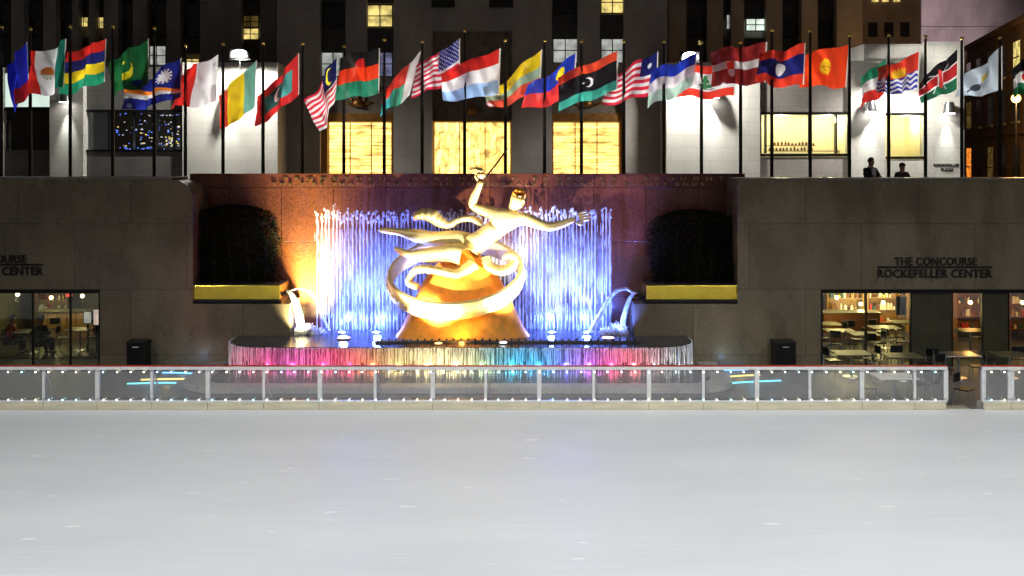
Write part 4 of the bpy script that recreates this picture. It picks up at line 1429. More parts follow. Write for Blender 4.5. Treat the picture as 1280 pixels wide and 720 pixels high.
# tower with the golden screens
YT = 50.0
t = thing('office_tower', 'tall grey limestone tower with three golden lit glass screens', 'building', (X(590, YT), YT, PZ))
zt = 40.0
py_top = HY - (zt - CZ) * FPX / YT
for x0, x1, y0, y1 in ((346, 400, py_top, 244), (492, 540, py_top, 244), (640, 690, py_top, 244), (780, 834, py_top, 244),
                       (432, 458, py_top, 108), (722, 750, py_top, 90), (540, 640, py_top, 38), (400, 432, 97, 108), (458, 492, 97, 108), (690, 722, 80, 90), (750, 780, 80, 90)):
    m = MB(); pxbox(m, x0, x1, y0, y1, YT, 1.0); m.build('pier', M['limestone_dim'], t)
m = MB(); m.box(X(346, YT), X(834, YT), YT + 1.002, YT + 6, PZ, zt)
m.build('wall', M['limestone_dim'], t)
for x0, x1 in ((400, 432), (458, 492), (690, 722), (750, 780)):
    k = 0
    y = 80 if x0 > 600 else 97
    while y > py_top:
        m = MB(); pxbox(m, x0, x1, y - 62, y - 31, YT + .52, .3); m.build('spandrel', M['spandrel'], t)
        y -= 62
lit = {(402, 0): G['lit_pale'], (460, 0): G['lit_blue'], (692, 0): G['lit_pale'], (752, 0): G['lit_pale'], (460, 1): G['lit_yellow'], (752, 1): G['lit_yellow'], (692, 2): G['lit_dim']}
for x0, x1 in ((402, 431), (460, 490), (692, 721), (752, 779)):
    base = 78 if x0 > 600 else 95
    for k in range(5):
        y1 = base - 62 * k
        y0 = y1 - 30
        yy = (y0 + (4 if k else 0), y1)
        pane(t, x0, x1, *yy, YT + .6, lit.get((x0, k), M['dark_glass']), True, (1, 1))
for x0, x1 in ((541, 567), (613, 640)):
    for k in range(3):
        pane(t, x0, x1, 8 - 26 - 62 * k, 8 - 62 * k, YT - .03, M['dark_glass'])
# relief panels, bronze surrounds, screens
for i, (x0, x1, yr0, yr1) in enumerate(((400, 492, 108, 141), (540, 640, 38, 150), (690, 780, 90, 141))):
    o = box('relief_panel', M['relief'], t, X(x0, YT), X(x1, YT), YT + .5, YT + .8, Z(yr1, YT), Z(yr0, YT))
    g = MB()
    cx, cz = X((x0 + x1) / 2, YT), Z(yr1, YT) + .3
    H = (Z(yr0, YT) - Z(yr1, YT)) * .85
    for a in ((-50, -22, 20, 48) if i == 1 else (-70, -40, 0, 40, 70)):
        ln = H * (1.0 if i == 1 else .75)
        g.tube([(cx + ln * .25 * math.sin(R(a)), YT + .47, cz + .25 * ln * math.cos(R(a))), (cx + math.sin(R(a)) * ln * .9, YT + .47, cz + math.cos(R(a)) * ln * .9)], [.09, .05], 6)
    g.lathe(cx, YT + .5, [(.02, cz), (.3, cz + .02), (.3, cz + .3), (.02, cz + .5)], 14)
    q = g.build('relief_carving', M['bronze_warm'], None, True); q.data.transform(Matrix.Translation(-wloc(o))); q.parent = o
    xs0, xs1 = (x0 + 9, x1 - 3) if i == 0 else (x0 + 2, x1 - 2) if i == 1 else (x0 + 2, x1 - 5)
    f = MB()
    pxbox(f, x0 + .5, x1 - .5, yr1 + .5, 152, YT + .35, .3); pxbox(f, x0 + .5, xs0, 152.4, 243.5, YT + .36, .25); pxbox(f, xs1, x1 - .5, 152.4, 243.5, YT + .36, .25)
    f.build('screen_surround', M['bronze_warm'], t)
    sc_ = box('glass_screen', G['screen_c'] if i == 1 else G['screen_l'], t, X(xs0, YT) + .02, X(xs1, YT) - .02, YT + .56, YT + .62, PZ + .02, Z(153, YT))
    b = MB()
    n_ = 3
    for k in range(1, n_):
        x = X(xs0 + (xs1 - xs0) * k / n_, YT); b.box(x - .025, x + .025, YT + .5, YT + .55, PZ + .02, Z(153, YT))
    q = b.build('screen_bar', M['bronze_warm'], None); q.data.transform(Matrix.Translation(-wloc(sc_))); q.parent = sc_

# low wing on the warm side
YB = 48.0
t = thing('low_wing', 'low limestone wing with dark shop windows and a lit white pier beside the tower', 'building', (X(170, YB), YB, PZ))
for a in ((228, 347, 78, 245, YB, 6), (62, 104, 84, 245, YB - .1, 6), (-160, 2, 84, 245, YB, 6)):
    m = MB(); pxbox(m, *a); m.build('pier', M['limestone'], t)
for a in ((104.4, 227.6, 84, 137, YB + .3, 5), (2.4, 61.6, 84, 91, YB + .3, 5)):
    m = MB(); pxbox(m, *a); m.build('wall', M['limestone_shade'], t)
for a in ((104.4, 227.6, 190, 245, YB + .3, .6), (2.4, 61.6, 188, 245, YB + .3, .6)):
    m = MB(); pxbox(m, *a); m.build('sill_panel', M['limestone_shade'], t)
m = MB(); pxbox(m, 2.4, 62, 134, 138, YB + .25, .4); pxbox(m, 104.4, 227.6, 137.3, 140, YB + .22, .4); pxbox(m, 104.4, 227.6, 187, 189.7, YB + .22, .4)
for x in (104.8, 135, 165, 195, 216, 226): pxbox(m, x, x + 1.4, 140.3, 186.8, YB + .24, .3)
m.build('window_frame', M['black'], t)
pxm = MB(); pxbox(pxm, 4, 61, 92, 133.5, YB + .35, .1); pxm.build('lightbox', G['lightbox'], t)
pxm = MB(); pxbox(pxm, 104.6, 227.4, 140.2, 187, YB + .45, .02); pxm.build('pane', M['glass'], t)
pxm = MB(); pxbox(pxm, 3, 61.4, 138.2, 187.5, YB + .45, .04); pxm.build('pane', M['dark_glass'], t)
m = MB(); m.box(X(104, YB), X(228, YB), YB + 3, YB + 3.1, PZ, 9); m.build('shop_back_wall', M['interior_dark'], t)
# coloured lights reflected in the glass, built as glowing beads inside
for key, n_, name in (('bead_b', 80, 'blue'), ('bead_w', 75, 'white'), ('bead_y', 40, 'yellow')):
    m = MB()
    for i in range(n_):
        f = rng.random() ** .55
        px_ = 140 + 84 * f
        if key == 'bead_b' and i < 30:
            px_ = rng.uniform(150, 224); py_ = rng.choice((143, 185)) + rng.uniform(-1.5, 1.5)
        elif key == 'bead_w' and i < 14:
            px_ = rng.uniform(180, 224); py_ = 144 + rng.uniform(-1, 1)
        elif key == 'bead_y' and i < 20:
            px_ = rng.uniform(200, 225); py_ = rng.uniform(171, 180)
        else:
            py_ = rng.uniform(150, 184)
        c = P(px_, py_, YB + 1.3 + rng.uniform(-.4, .6))
        m.sphere(c, rng.uniform(.012, .034), 6, 4, (rng.uniform(1, 2.4), 1, 1))
    tag(m.build('reflection_beads', G[key], None), name + ' glowing beads standing in for lights reflected in the dark shop window', 'fairy lights', kind='stuff')

# low wing on the cool side
t = thing('low_wing', 'low limestone wing with yellow lit shop windows beyond the tower', 'building', (X(1020, YB), YB, PZ))
for nm, a in (('wall', (833, 950, 78, 245, YB, 6)), ('pier', (1063.5, 1107, 76, 245, YB - .1, 6)), ('pier', (1159, 1205, 52, 245, YB - .1, 6)), ('wall', (1107.3, 1158.7, 76, 141, YB, 6)),
              ('parapet', (1080, 1158.6, 55, 75.7, YB + .4, 4)), ('sill_panel', (1107.3, 1158.7, 199, 245, YB + .05, .5))):
    m = MB(); pxbox(m, *a); m.build(nm, M['limestone'], t)
m = MB(); pxbox(m, 950.3, 1063.2, 78, 140, YB + .15, 5); m.build('spandrel', M['limestone_dim'], t)
m = MB(); pxbox(m, 950.3, 1063.2, 196, 245, YB + .15, .5); m.build('sill_panel', M['limestone_dim'], t)
m = MB(); pxbox(m, 950.3, 1063.2, 140.3, 143, YB + .1, .4); pxbox(m, 950.3, 1063.2, 192, 195.7, YB + .1, .4)
for x in (950.4, 957, 1012, 1045, 1061): pxbox(m, x, x + 1.5, 143.2, 191.8, YB + .12, .3)
pxbox(m, 1107.4, 1158.6, 141.3, 144, YB + .02, .4); pxbox(m, 1107.4, 1158.6, 195.5, 198.7, YB + .02, .4)
m.build('window_frame', M['black'], t)
for a, b, c, d in ((951, 1062.6, 143, 192), (1107.6, 1158.4, 144, 195.5)):
    pm = MB(); pxbox(pm, a, b, c, d, YB + .42, .02); pm.build('pane', M['glass'], t)
m = MB()
for a, b in ((950, 1063.4), (1107.5, 1158.5)):
    m.box(X(a, YB), X(b, YB), YB + 2.6, YB + 2.7, PZ, 8.7); m.box(X(a, YB), X(b, YB), YB + .7, YB + 2.6, 8.42, 8.5)
    m.box(X(a, YB), X(a, YB) + .05, YB + .7, YB + 2.6, PZ, 8.42); m.box(X(b, YB) - .05, X(b, YB), YB + .7, YB + 2.6, PZ, 8.42)
m.build('shop_room', M['interior_yellow'], t)
s = thing('display_shelf', 'shop display shelf of small dark goods behind the long yellow window', 'shelf', P(1000, 190, YB + 1.6))
m = MB(); pxbox(m, 958, 1060, 188.2, 189.4, YB + 1.4, .4); pxbox(m, 958, 1020, 181.6, 182.6, YB + 1.4, .4); m.build('board', M['wood_pale'], s)
for i in range(26):
    px_ = 962 + i * 2.2 + rng.uniform(-.5, .5); py_ = 181.6 if i % 2 else 188.2
    m = MB(); c = P(px_, py_, YB + 1.5); hh = rng.uniform(.1, .2)
    m.lathe(c.x, c.y, [(.05, c.z), (.06, c.z + hh * .5), (.03, c.z + hh * .75), (.03, c.z + hh)], 8)
    tag(m.build('bottle', M['wood'], None, True), 'small dark bottle on the display shelf in the yellow window', 'bottle', 'bottles on the display shelf')
t2 = thing('wall_lettering', 'small grey two-line lettering low on the pier behind the bystanders', 'sign', P(1184, 213, YB - .1))
place_text('upper_line', 'ROCKEFELLER', M['letter'], t2, 1167, 1199, 204.5, 208, YB - .104, .01, .01)
place_text('lower_line', 'PLAZA', M['letter'], t2, 1176, 1192, 210, 213.5, YB - .104, .01, .01)


# sconces on the piers
def sconce(px, py, Y, label):
    c = P(px, py, Y)
    t = thing('wall_sconce', label, 'wall lamp', c)
    m = MB(); m.box(c.x - .12, c.x + .12, c.y - .06, c.y - .002, c.z - .1, c.z + .35); m.build('back_plate', M['black'], t)
    m = MB(); m.lathe(c.x, c.y - .36, [(.30, c.z - .08), (.2, c.z + .42), (.18, c.z + .46)], 18); m.box(c.x - .05, c.x + .05, c.y - .3, c.y - .05, c.z + .1, c.z + .2)
    m.build('lamp_shade', M['plum'], t, 'auto')
    m = MB(); m.lathe(c.x, c.y - .36, [(.24, c.z - .10), (.24, c.z - .084)], 18); m.build('lens', G['lamp_white'], t)
    spot('sconce_beam', (c.x, c.y - .30, c.z - .16), (c.x, c.y + .12, c.z - 3), 520, (.93, 1, .95), 40, 1.0, .08)


sconce(85, 126, YB - .1, 'wall sconce lighting the narrow pier below the dark green flag row end')
sconce(286, 125, YB, 'wall sconce on the bright pier beside the tower, behind the half red flag')
sconce(891, 121, YB, 'wall sconce on the bright wall behind the maroon striped flag')
sconce(1085, 138, YB - .1, 'wall sconce on the pier above the standing man in white shirt')
sconce(1183, 140, YB - .1, 'wall sconce on the end pier above the small lettering')


# floodlights on the wing roofs
def floodlight(px, py, Y, label, targets):
    c = P(px, py, Y)
    t = thing('floodlight', label, 'floodlight', c)
    m = MB(); m.lathe(c.x, c.y, [(.03, c.z - .75), (.03, c.z - .2)], 8); m.box(c.x - .5, c.x + .5, c.y - .03, c.y + .03, c.z - .22, c.z - .16); m.build('bracket', M['black'], t)
    m = MB(); m.bbox(c.x - .45, c.x + .45, c.y - .16, c.y + .2, c.z - .15, c.z + .3, .04); m.build('housing', M['black'], t)
    m = MB(); m.sphere((c.x, c.y - .17, c.z + .07), .36, 20, 10, (1, .12, .5)); m.build('lens', G['lamp_white'], t, True)
    for i, (tg, pw, ang) in enumerate(targets):
        spot('floodlight_beam', (c.x, c.y - .35, c.z + .05), tg, pw, (1, .98, .94), ang, .45, .2)


floodlight(300, 69, YB - 1.0, 'blazing white floodlight above the bright pier beside the half white flag',
           [((X(280, YB), YB, 6.5), 3600, 176)])
floodlight(862, 72, YB - 1.0, 'white floodlight hidden behind the blue and pale green striped flag',
           [((X(890, YB), YB, 6.5), 3600, 176)])
floodlight(1122, 92, YB - 1.2, 'white floodlight hidden behind the red flag with blue waves',
           [((X(1135, YB), YB, 8.5), 2600, 176)])


# dark blocks behind
def back_block(name_label, px0, px1, Y, zt, cols, lits, mt, y0=-150, y1=60):
    t = thing('office_block', name_label, 'building', (X((px0 + px1) / 2, Y), Y, PZ))
    last = px0
    for a, b in cols + [(px1, px1)]:
        box('pier', mt, t, X(last, Y), X(a, Y), Y, Y + 1, PZ, zt); last = b
    m = MB(); m.box(X(px0, Y), X(px1, Y), Y + 1.003, Y + 8, PZ, zt)
    m.build('wall', mt, t)
    for a, b in cols:
        y = 110
        while y > -30:
            box('spandrel', M['spandrel'], t, X(a, Y), X(b, Y), Y + .55, Y + .7, Z(y, Y), Z(y - 20, Y)); y -= 44
        box('spandrel', M['spandrel'], t, X(a, Y), X(b, Y), Y + .55, Y + .7, Z(y, Y), zt)
        y = 90
        while y > -40:
            hit = [l for l in lits if l[0] < (a + b) / 2 < l[1] and not (l[3] < y - 24 or l[2] > y)]
            if not hit:
                pane(t, a + .5, b - .5, y - 23, y - 1, Y + .62, M['dark_glass'], False)
            y -= 44
    for x0, x1, a, b, g in lits:
        pane(t, x0, x1, a, b, Y + .50, g, True, (1, 1))
    return t


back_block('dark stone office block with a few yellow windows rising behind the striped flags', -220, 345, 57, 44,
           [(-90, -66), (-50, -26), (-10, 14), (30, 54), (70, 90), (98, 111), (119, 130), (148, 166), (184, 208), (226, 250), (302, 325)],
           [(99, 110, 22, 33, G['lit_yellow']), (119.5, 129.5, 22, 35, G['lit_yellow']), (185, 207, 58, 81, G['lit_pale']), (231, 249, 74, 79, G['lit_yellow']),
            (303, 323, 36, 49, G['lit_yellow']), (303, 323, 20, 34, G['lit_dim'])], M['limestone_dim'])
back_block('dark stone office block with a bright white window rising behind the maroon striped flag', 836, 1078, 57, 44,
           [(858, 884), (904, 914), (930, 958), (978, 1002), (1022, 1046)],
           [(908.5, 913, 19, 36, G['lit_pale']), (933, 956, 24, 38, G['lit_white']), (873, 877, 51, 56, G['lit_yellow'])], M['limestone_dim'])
t = thing('office_block', 'pinkish floodlit stone tower corner above the end pier', 'building', (X(1190, 82), 82, PZ))
m = MB(); m.box(X(1152, 82), X(1500, 82), 82, 95, PZ, 50); m.build('wall', M['limestone_far'], t)
m = MB()
for k in range(3):
    for i in range(4):
        pane(t, 1225 + i * 40, 1243 + i * 40, -60 - 50 * k, -34 - 50 * k, 81.96, M['dark_glass'], False)
m.bm.free()
for k, z_ in enumerate((14.6, 16.9, 19.4)):
    box('string_course', M['limestone_far'], t, X(1151, 82), X(1500, 82), 81.8, 81.997, z_, z_ + .22)
t = thing('office_block', 'set-back stone building with yellow windows at the top edge behind the red sun flag', 'building', (X(1110, 68), 68, PZ))
m = MB(); m.box(X(1020, 70), X(1151, 70), 70, 80, PZ, 46); m.build('wall', M['limestone_far'], t)
for x0 in (1090, 1103, 1117):
    pane(t, x0, x0 + 8, -8, 2, 69.9, G['lit_yellow'], False)
for k in range(3):
    for x0 in (1086, 1106, 1126):
        pane(t, x0, x0 + 11, 28 + k * 34, 46 + k * 34, 69.9, M['dark_glass'], False)

# brown masonry building along the side street
A = Vector((X(1204, 76), 76, PZ)); B = Vector((X(1290, 57), 57, PZ)); d = (B - A); ln = d.length * 1.5; ang = math.atan2(d.y, d.x)
t = thing('brick_building', 'brown masonry building with small windows along the side street', 'building', A)
t.rotation_euler = (0, 0, ang)


def local(name, mt, x0, x1, y0, y1, z0, z1, par=None):
    m = MB(); m.box(x0, x1, y0, y1, z0, z1); me = bpy.data.meshes.new(name)
    bmesh.ops.recalc_face_normals(m.bm, faces=m.bm.faces[:]); m.bm.to_mesh(me); m.bm.free(); me.materials.append(mt)
    o = bpy.data.objects.new(name, me); COL.objects.link(o); o.parent = par or t
    return o


local('wall', M['brown'], 0, ln, 0, 9, 0, 9.9)
local('cornice', M['brown'], -.1, ln, -.25, 9, 9.903, 10.2)
local('belt_course', M['brown'], 0, ln, -.1, -.003, 3.3, 3.6)
wi = 0
for row, z0 in ((0, .3), (1, 4.1), (2, 7.0)):
    for i in range(8):
        x0 = 1.4 + i * 3.5
        wi += 1
        g = M['dark_glass']
        if (row, i) in ((1, 0), (2, 5)): g = G['lit_dim']
        if (row, i) == (2, 4): g = G['lit_yellow']
        if row == 0:
            g = G['orange_sign'] if i == 0 else (G['lit_dim'] if i == 2 else M['dark_glass'])
        o = local('window', g, x0, x0 + 1.5, -.03, -.004, z0, z0 + (2.3 if row == 0 else 1.9))
        local('sill', M['limestone_dim'], x0 - .12, x0 + 1.62, -.16, -.033, z0 - .16, z0 - .02, o)
        local('sash', M['bronze'], x0, x0 + 1.5, -.06, -.032, z0 + .9, z0 + .98, o)
t = thing('street_lamp', 'street lamp with an orange globe in front of the brown masonry building', 'street lamp', (X(1270, 54), 54, PZ))
m = MB(); m.lathe(X(1270, 54), 54, [(.14, PZ), (.14, PZ + .3), (.06, PZ + .5), (.05, Z(128, 54))], 12); m.build('post', M['black'], t, 'auto')
m = MB(); m.sphere((X(1270, 54), 54, Z(123, 54)), .24, 16, 12); m.build('globe', G['street'], t, True)
m = MB(); m.lathe(X(1270, 54), 54, [(.2, Z(119, 54)), (.1, Z(117, 54)), (.02, Z(114, 54))], 12); m.build('cap', M['black'], t)
point('street_lamp_light', (X(1270, 54), 53.2, Z(124, 54)), 1500, (1, .55, .2), .25)

# ------------------------------------------------------------------ cafe furniture
def make_table(loc, size, label, mt):
    t = thing('cafe_table', label, 'table', (0, 0, 0))
    m = MB(); m.bbox(-size, size, -.4, .4, .72, .75, .012); m.build('tabletop', mt, t)
    m = MB(); m.cyl(0, 0, .05, .715, .035, n=10); m.build('pedestal', M['steel'], t)
    m = MB(); m.lathe(0, 0, [(.26, 0), (.25, .025), (.06, .05)], 16); m.build('base', M['steel'], t, 'auto')
    t.location = loc
    return t


tables = [
    ((X(1034, 36.0), 36.0, FL + .012), .45, 'small cafe table indoors against the counter end nearest the cabinet', M['table']),
    ((X(1130, 36.4), 36.4, FL + .012), .45, 'small cafe table indoors at the deep end under the teal banner', M['table']),
    ((X(1080, 33.9), 33.9, FL + .012), .45, 'small cafe table indoors right behind the mullion of the wide window', M['table']),
    ((X(1213, 34.6), 34.6, FL + .012), .45, 'small cafe table indoors in the orange-lit gap between blank panels', M['table']),
    ((X(1128, 30.2), 30.2, FL), .52, 'yellowish cafe table outdoors before the wide cafe window', M['table']),
    ((X(1198, 30.4), 30.4, FL), .55, 'grey-topped cafe table outdoors before the blank panel of the wide window', M['steel']),
    ((X(1262, 30.4), 30.4, FL), .5, 'yellowish cafe table outdoors behind the short barrier', M['table']),
    ((X(1064, 30.6), 30.6, FL), .55, 'long low-lit cafe table outdoors nearest the black cabinet', M['table']),
    ((X(1118, 27.3), 27.3, FL), .55, 'white cafe table close behind the long barrier near the gate gap', M['paper']),
    ((X(1050, 34.5), 34.5, FL + .012), .5, 'cafe table indoors below the warm shelving', M['table']),
    ((X(1105, 35.2), 35.2, FL + .012), .5, 'cafe table indoors under the teal banner', M['table']),
    ((X(40, 34.4), 34.4, FL + .012), .5, 'cafe table indoors between the two seated silhouettes', M['table']),
    ((X(100, 34.8), 34.8, FL + .012), .45, 'cafe table indoors beside the white screens', M['table']),
]
for a in tables: make_table(*a)


def make_chair():
    t = thing('cafe_chair', '', 'chair', (0, 0, 0), None)
    m = MB(); m.bbox(-.2, .2, -.2, .2, .44, .475, .012); m.build('seat', M['black'], t)
    m = MB(); m.bbox(-.19, .19, .19, .215, .62, .86, .01); m.build('backrest', M['black'], t)
    for sx in (-1, 1):
        m = MB(); m.tube([(sx * .17, -.17, .44), (sx * .19, -.2, 0)], .013, 7); m.build('leg', M['steel'], t)
        m = MB(); m.tube([(sx * .18, .2, .86), (sx * .17, .19, .44), (sx * .19, .24, 0)], .013, 7); m.build('leg', M['steel'], t)
    return t


chair0 = make_chair()
chairs = [
    (1100, 29.9, 80, 'dark metal chair on the shelving side of the yellowish table before the wide window'),
    (1155, 30.5, -75, 'dark metal chair between the yellowish table and the grey-topped table'),
    (1166, 30.9, 150, 'dark metal chair tucked behind the grey-topped table'),
    (1222, 30.0, -100, 'dark metal chair in the gate gap beside the grey-topped table'),
    (1235, 31.0, 60, 'dark metal chair by the dark panel at the gate gap, half behind the short barrier'),
    (1205, 27.0, 40, 'dark metal chair standing in the gate gap nearest the ice'),
    (1150, 27.6, -80, 'dark metal chair behind the barrier beside the white table'),
    (1085, 27.2, 85, 'dark metal chair behind the barrier on the cabinet side of the white table'),
    (1040, 30.9, 100, 'dark metal chair at the long low-lit table nearest the black cabinet'),
    (1090, 31.1, -80, 'dark metal chair between the low-lit table and the yellowish table'),
    (1030, 34.6, 90, 'dark chair indoors at the edge of the wide cafe window'),
    (1072, 34.4, -90, 'dark chair indoors between the two tables below the shelving'),
    (1122, 35.0, -100, 'dark chair indoors under the teal banner'),
    (1060, 36.2, 180, 'dark chair indoors pushed against the shelving'),
    (1050, 35.6, -70, 'dark chair indoors between the counter end table and the warm shelving table'),
    (1112, 34.3, 110, 'dark chair indoors on the near side of the teal banner table'),
    (1064, 33.7, 60, 'dark chair indoors by the mullion table, cabinet side'),
    (1098, 33.8, -80, 'dark chair indoors by the mullion table, blank panel side'),
    (1203, 34.4, 80, 'dark chair indoors in the orange-lit gap, one side of the small table'),
    (1224, 34.8, -80, 'dark chair indoors in the orange-lit gap beside the second blank panel'),
    (1095, 36.0, 20, 'dark chair indoors in front of the panelled counter under the round lamp'),
    (1128, 34.0, 70, 'dark chair indoors close to the blank panel of the wide window'),
    (1044, 33.6, -20, 'dark chair indoors close behind the glass nearest the cabinet'),
    (1088, 33.5, 160, 'dark chair indoors close behind the mullion of the wide window'),
    (1180, 29.6, 10, 'dark metal chair in front of the grey-topped table'),
    (1118, 31.4, 180, 'dark metal chair against the wide window glass behind the yellowish table'),
    (1270, 31.2, 170, 'dark metal chair behind the yellowish table of the short barrier'),
    (80, 34.7, 90, 'dark chair indoors between the seated silhouette and the white screens'),
    (118, 34.9, -90, 'dark chair indoors at the edge of the silhouette window'),
    (68, 36.4, 20, 'dark empty chair indoors behind the seated silhouette'),
]
for i, (px_, Y, rz, lab) in enumerate(chairs):
    c = chair0 if i == 0 else copy_tree(chair0)
    c['label'] = lab; c['group'] = 'dark cafe chairs'
    c.location = (X(px_, Y), Y, FL + (.012 if Y > 33.3 else 0)); c.rotation_euler = (0, 0, R(rz))


def shelf_unit(px0, px1, Y, z1, label, mt, items, seed):
    rr = random.Random(seed)
    a, b = X(px0, Y), X(px1, Y)
    t = thing('shelving', label, 'shelf', ((a + b) / 2, Y, FL))
    m = MB(); m.box(a, a + .05, Y, Y + .4, FL, z1); m.box(b - .05, b, Y, Y + .4, FL, z1); m.box(a + .05, b - .05, Y + .38, Y + .4, FL, z1); m.build('carcass', mt, t)
    n_ = 5
    for k in range(n_):
        z = FL + .35 + (z1 - FL - .4) * k / (n_ - 1) * .85
        box('board', mt, t, a + .052, b - .052, Y + .01, Y + .375, z, z + .035)
        s = MB(); x = a + .12
        while x < b - .15:
            w_ = rr.uniform(.05, .14); h = rr.uniform(.1, .27)
            s.mi = rr.randrange(len(items))
            if rr.random() < .8:
                if rr.random() < .5: s.box(x, x + w_, Y + .05, Y + .2, z + .037, z + .037 + h)
                else: s.lathe(x + w_ / 2, Y + .12, [(w_ / 2, z + .037), (w_ / 2, z + .037 + h * .6), (w_ * .2, z + .037 + h)], 8)
            x += w_ + rr.uniform(.01, .06)
        tag(s.build('goods', items, t), kind='stuff')


goods = [M['paper'], M['paper'], M['paper'], M['wood_pale'], M['teal'], M['brass'], M['wood'], M['red_paint']]
shelf_unit(1034, 1080, 38.5, 2.2, 'tall lit shelving of goods behind the wide cafe window, nearest the cabinet', M['wood_pale'], goods, 1)
shelf_unit(1084, 1136, 38.6, 2.2, 'tall lit shelving of goods behind the teal banner', M['wood_pale'], goods, 2)
shelf_unit(1196, 1232, 37.0, 2.2, 'orange-lit shelving between the two blank panels of the wide window', M['wood'], goods, 3)
shelf_unit(1262, 1300, 37.0, 2.2, 'orange-lit shelving at the picture edge beyond the second blank panel', M['wood'], goods, 4)
shelf_unit(42, 84, 38.5, 2.0, 'olive-lit shelving behind the seated silhouette', M['wood_pale'], goods, 5)


def counter(px0, px1, Y, label, mt):
    a, b = X(px0, Y), X(px1, Y)
    t = thing('counter', label, 'counter', ((a + b) / 2, Y, FL))
    box('front', mt, t, a, b, Y, Y + .6, FL, FL + .98)
    box('top', M['table'], t, a - .05, b + .05, Y - .05, Y + .65, FL + .983, FL + 1.03, b=.01)
    m = MB()
    for i in range(1, int((b - a) / .35)): m.box(a + i * .35 - .012, a + i * .35 + .012, Y - .012, Y - .003, FL + .05, FL + .95)
    m.build('front_batten', M['wood'], t)


counter(1030, 1100, 36.8, 'red-brown panelled counter below the shelving in the wide window', M['wood'])
counter(48, 116, 37.2, 'olive wooden counter behind the silhouettes', M['wood_pale'])
t = thing('banner', 'dark teal banner hanging inside the wide cafe window', 'banner', P(1126, 372, 33.4))
m = MB()
for i in range(12):
    x0, x1 = X(1120 + i * 13 / 12, 33.4), X(1120 + (i + 1) * 13 / 12, 33.4)
    m.quad([(x0, 33.4 + .02 * math.sin(i), Z(394, 33.4)), (x1, 33.4 + .02 * math.sin(i + 1), Z(394, 33.4)), (x1, 33.4 + .02 * math.sin(i + 1), Z(371, 33.4)), (x0, 33.4 + .02 * math.sin(i), Z(371, 33.4))])
m.build('cloth', M['teal'], t, True)
m = MB(); m.tube([(X(1119, 33.4), 33.4, Z(371, 33.4)), (X(1134, 33.4), 33.4, Z(371, 33.4))], .015, 8); m.build('rod', M['steel'], t)


def pendant(px_, py_, Y, label, pw, col=(1, .80, .30)):
    c = P(px_, py_, Y)
    t = thing('pendant_lamp', label, 'lamp', c)
    m = MB(); m.cyl(c.x, c.y, c.z + .1, 2.447, .008, n=6); m.build('cord', M['black'], t)
    m = MB(); m.sphere(c, .075, 14, 10); m.build('globe', G['pendant'], t, True)
    m = MB(); m.lathe(c.x, c.y, [(.05, c.z + .085), (.03, c.z + .14)], 10); m.build('cap', M['black'], t)
    point('pendant_light', (c.x, c.y - .02, c.z - .16), pw * .6, col, .1)


pendant(1046, 372, 36.0, 'round pendant lamp over the counter nearest the black cabinet', 130)
pendant(1076, 380, 37.6, 'round pendant lamp by the mullion of the wide window', 100)
pendant(1104, 378, 37.4, 'round pendant lamp beside the teal banner', 130)
pendant(1213, 378, 36.0, 'round pendant lamp between the two blank panels', 90, (1, .5, .15))
pendant(1278, 378, 36.0, 'round pendant lamp at the picture edge beyond the second blank panel', 60, (1, .5, .15))
pendant(22, 368, 35.0, 'round pendant lamp nearest the red-clad silhouette', 22, (1, .95, .6))
pendant(64, 372, 37.0, 'round pendant lamp over the olive shelving', 45, (.95, .9, .35))
pendant(103, 370, 36.6, 'round pendant lamp over the white screens', 45, (1, .85, .4))


def screen(px0, px1, py0, py1, Y, label):
    a, b, c, d = X(px0, Y), X(px1, Y), Z(py1, Y), Z(py0, Y)
    t = thing('display_screen', label, 'screen', ((a + b) / 2, Y, c))
    box('bezel', M['black'], t, a - .03, b + .03, Y, Y + .06, c - .03, d + .03)
    box('screen_face', G['lit_pale'] if px0 < 110 else G['pinkscreen'], t, a, b, Y - .006, Y - .003, c, d)
    box('stand', M['black'], t, (a + b) / 2 - .03, (a + b) / 2 + .03, Y + .01, Y + .05, FL, c - .033)
    box('foot', M['black'], t, (a + b) / 2 - .2, (a + b) / 2 + .2, Y - .1, Y + .2, FL + .013, FL + .034)


G['pinkscreen'] = glow('pale_pink_screen', (1, .75, .72), .8, .2, 4)
screen(105, 114, 390, 404, 34.9, 'small white lit screen beside the taller pink one')
screen(117, 124, 387, 406, 34.6, 'tall pale pink lit screen at the edge of the silhouette window')
t = thing('exit_sign', 'small red lit sign hanging in the silhouette window', 'sign', P(86, 369, 36.5))
box('sign_face', G['red_sign'], t, X(82, 36.5), X(90, 36.5), 36.5, 36.53, Z(371, 36.5), Z(367.5, 36.5))
m = MB(); m.cyl(X(86, 36.5), 36.52, Z(367.3, 36.5), 2.447, .01, n=6); m.build('hanger', M['black'], t)


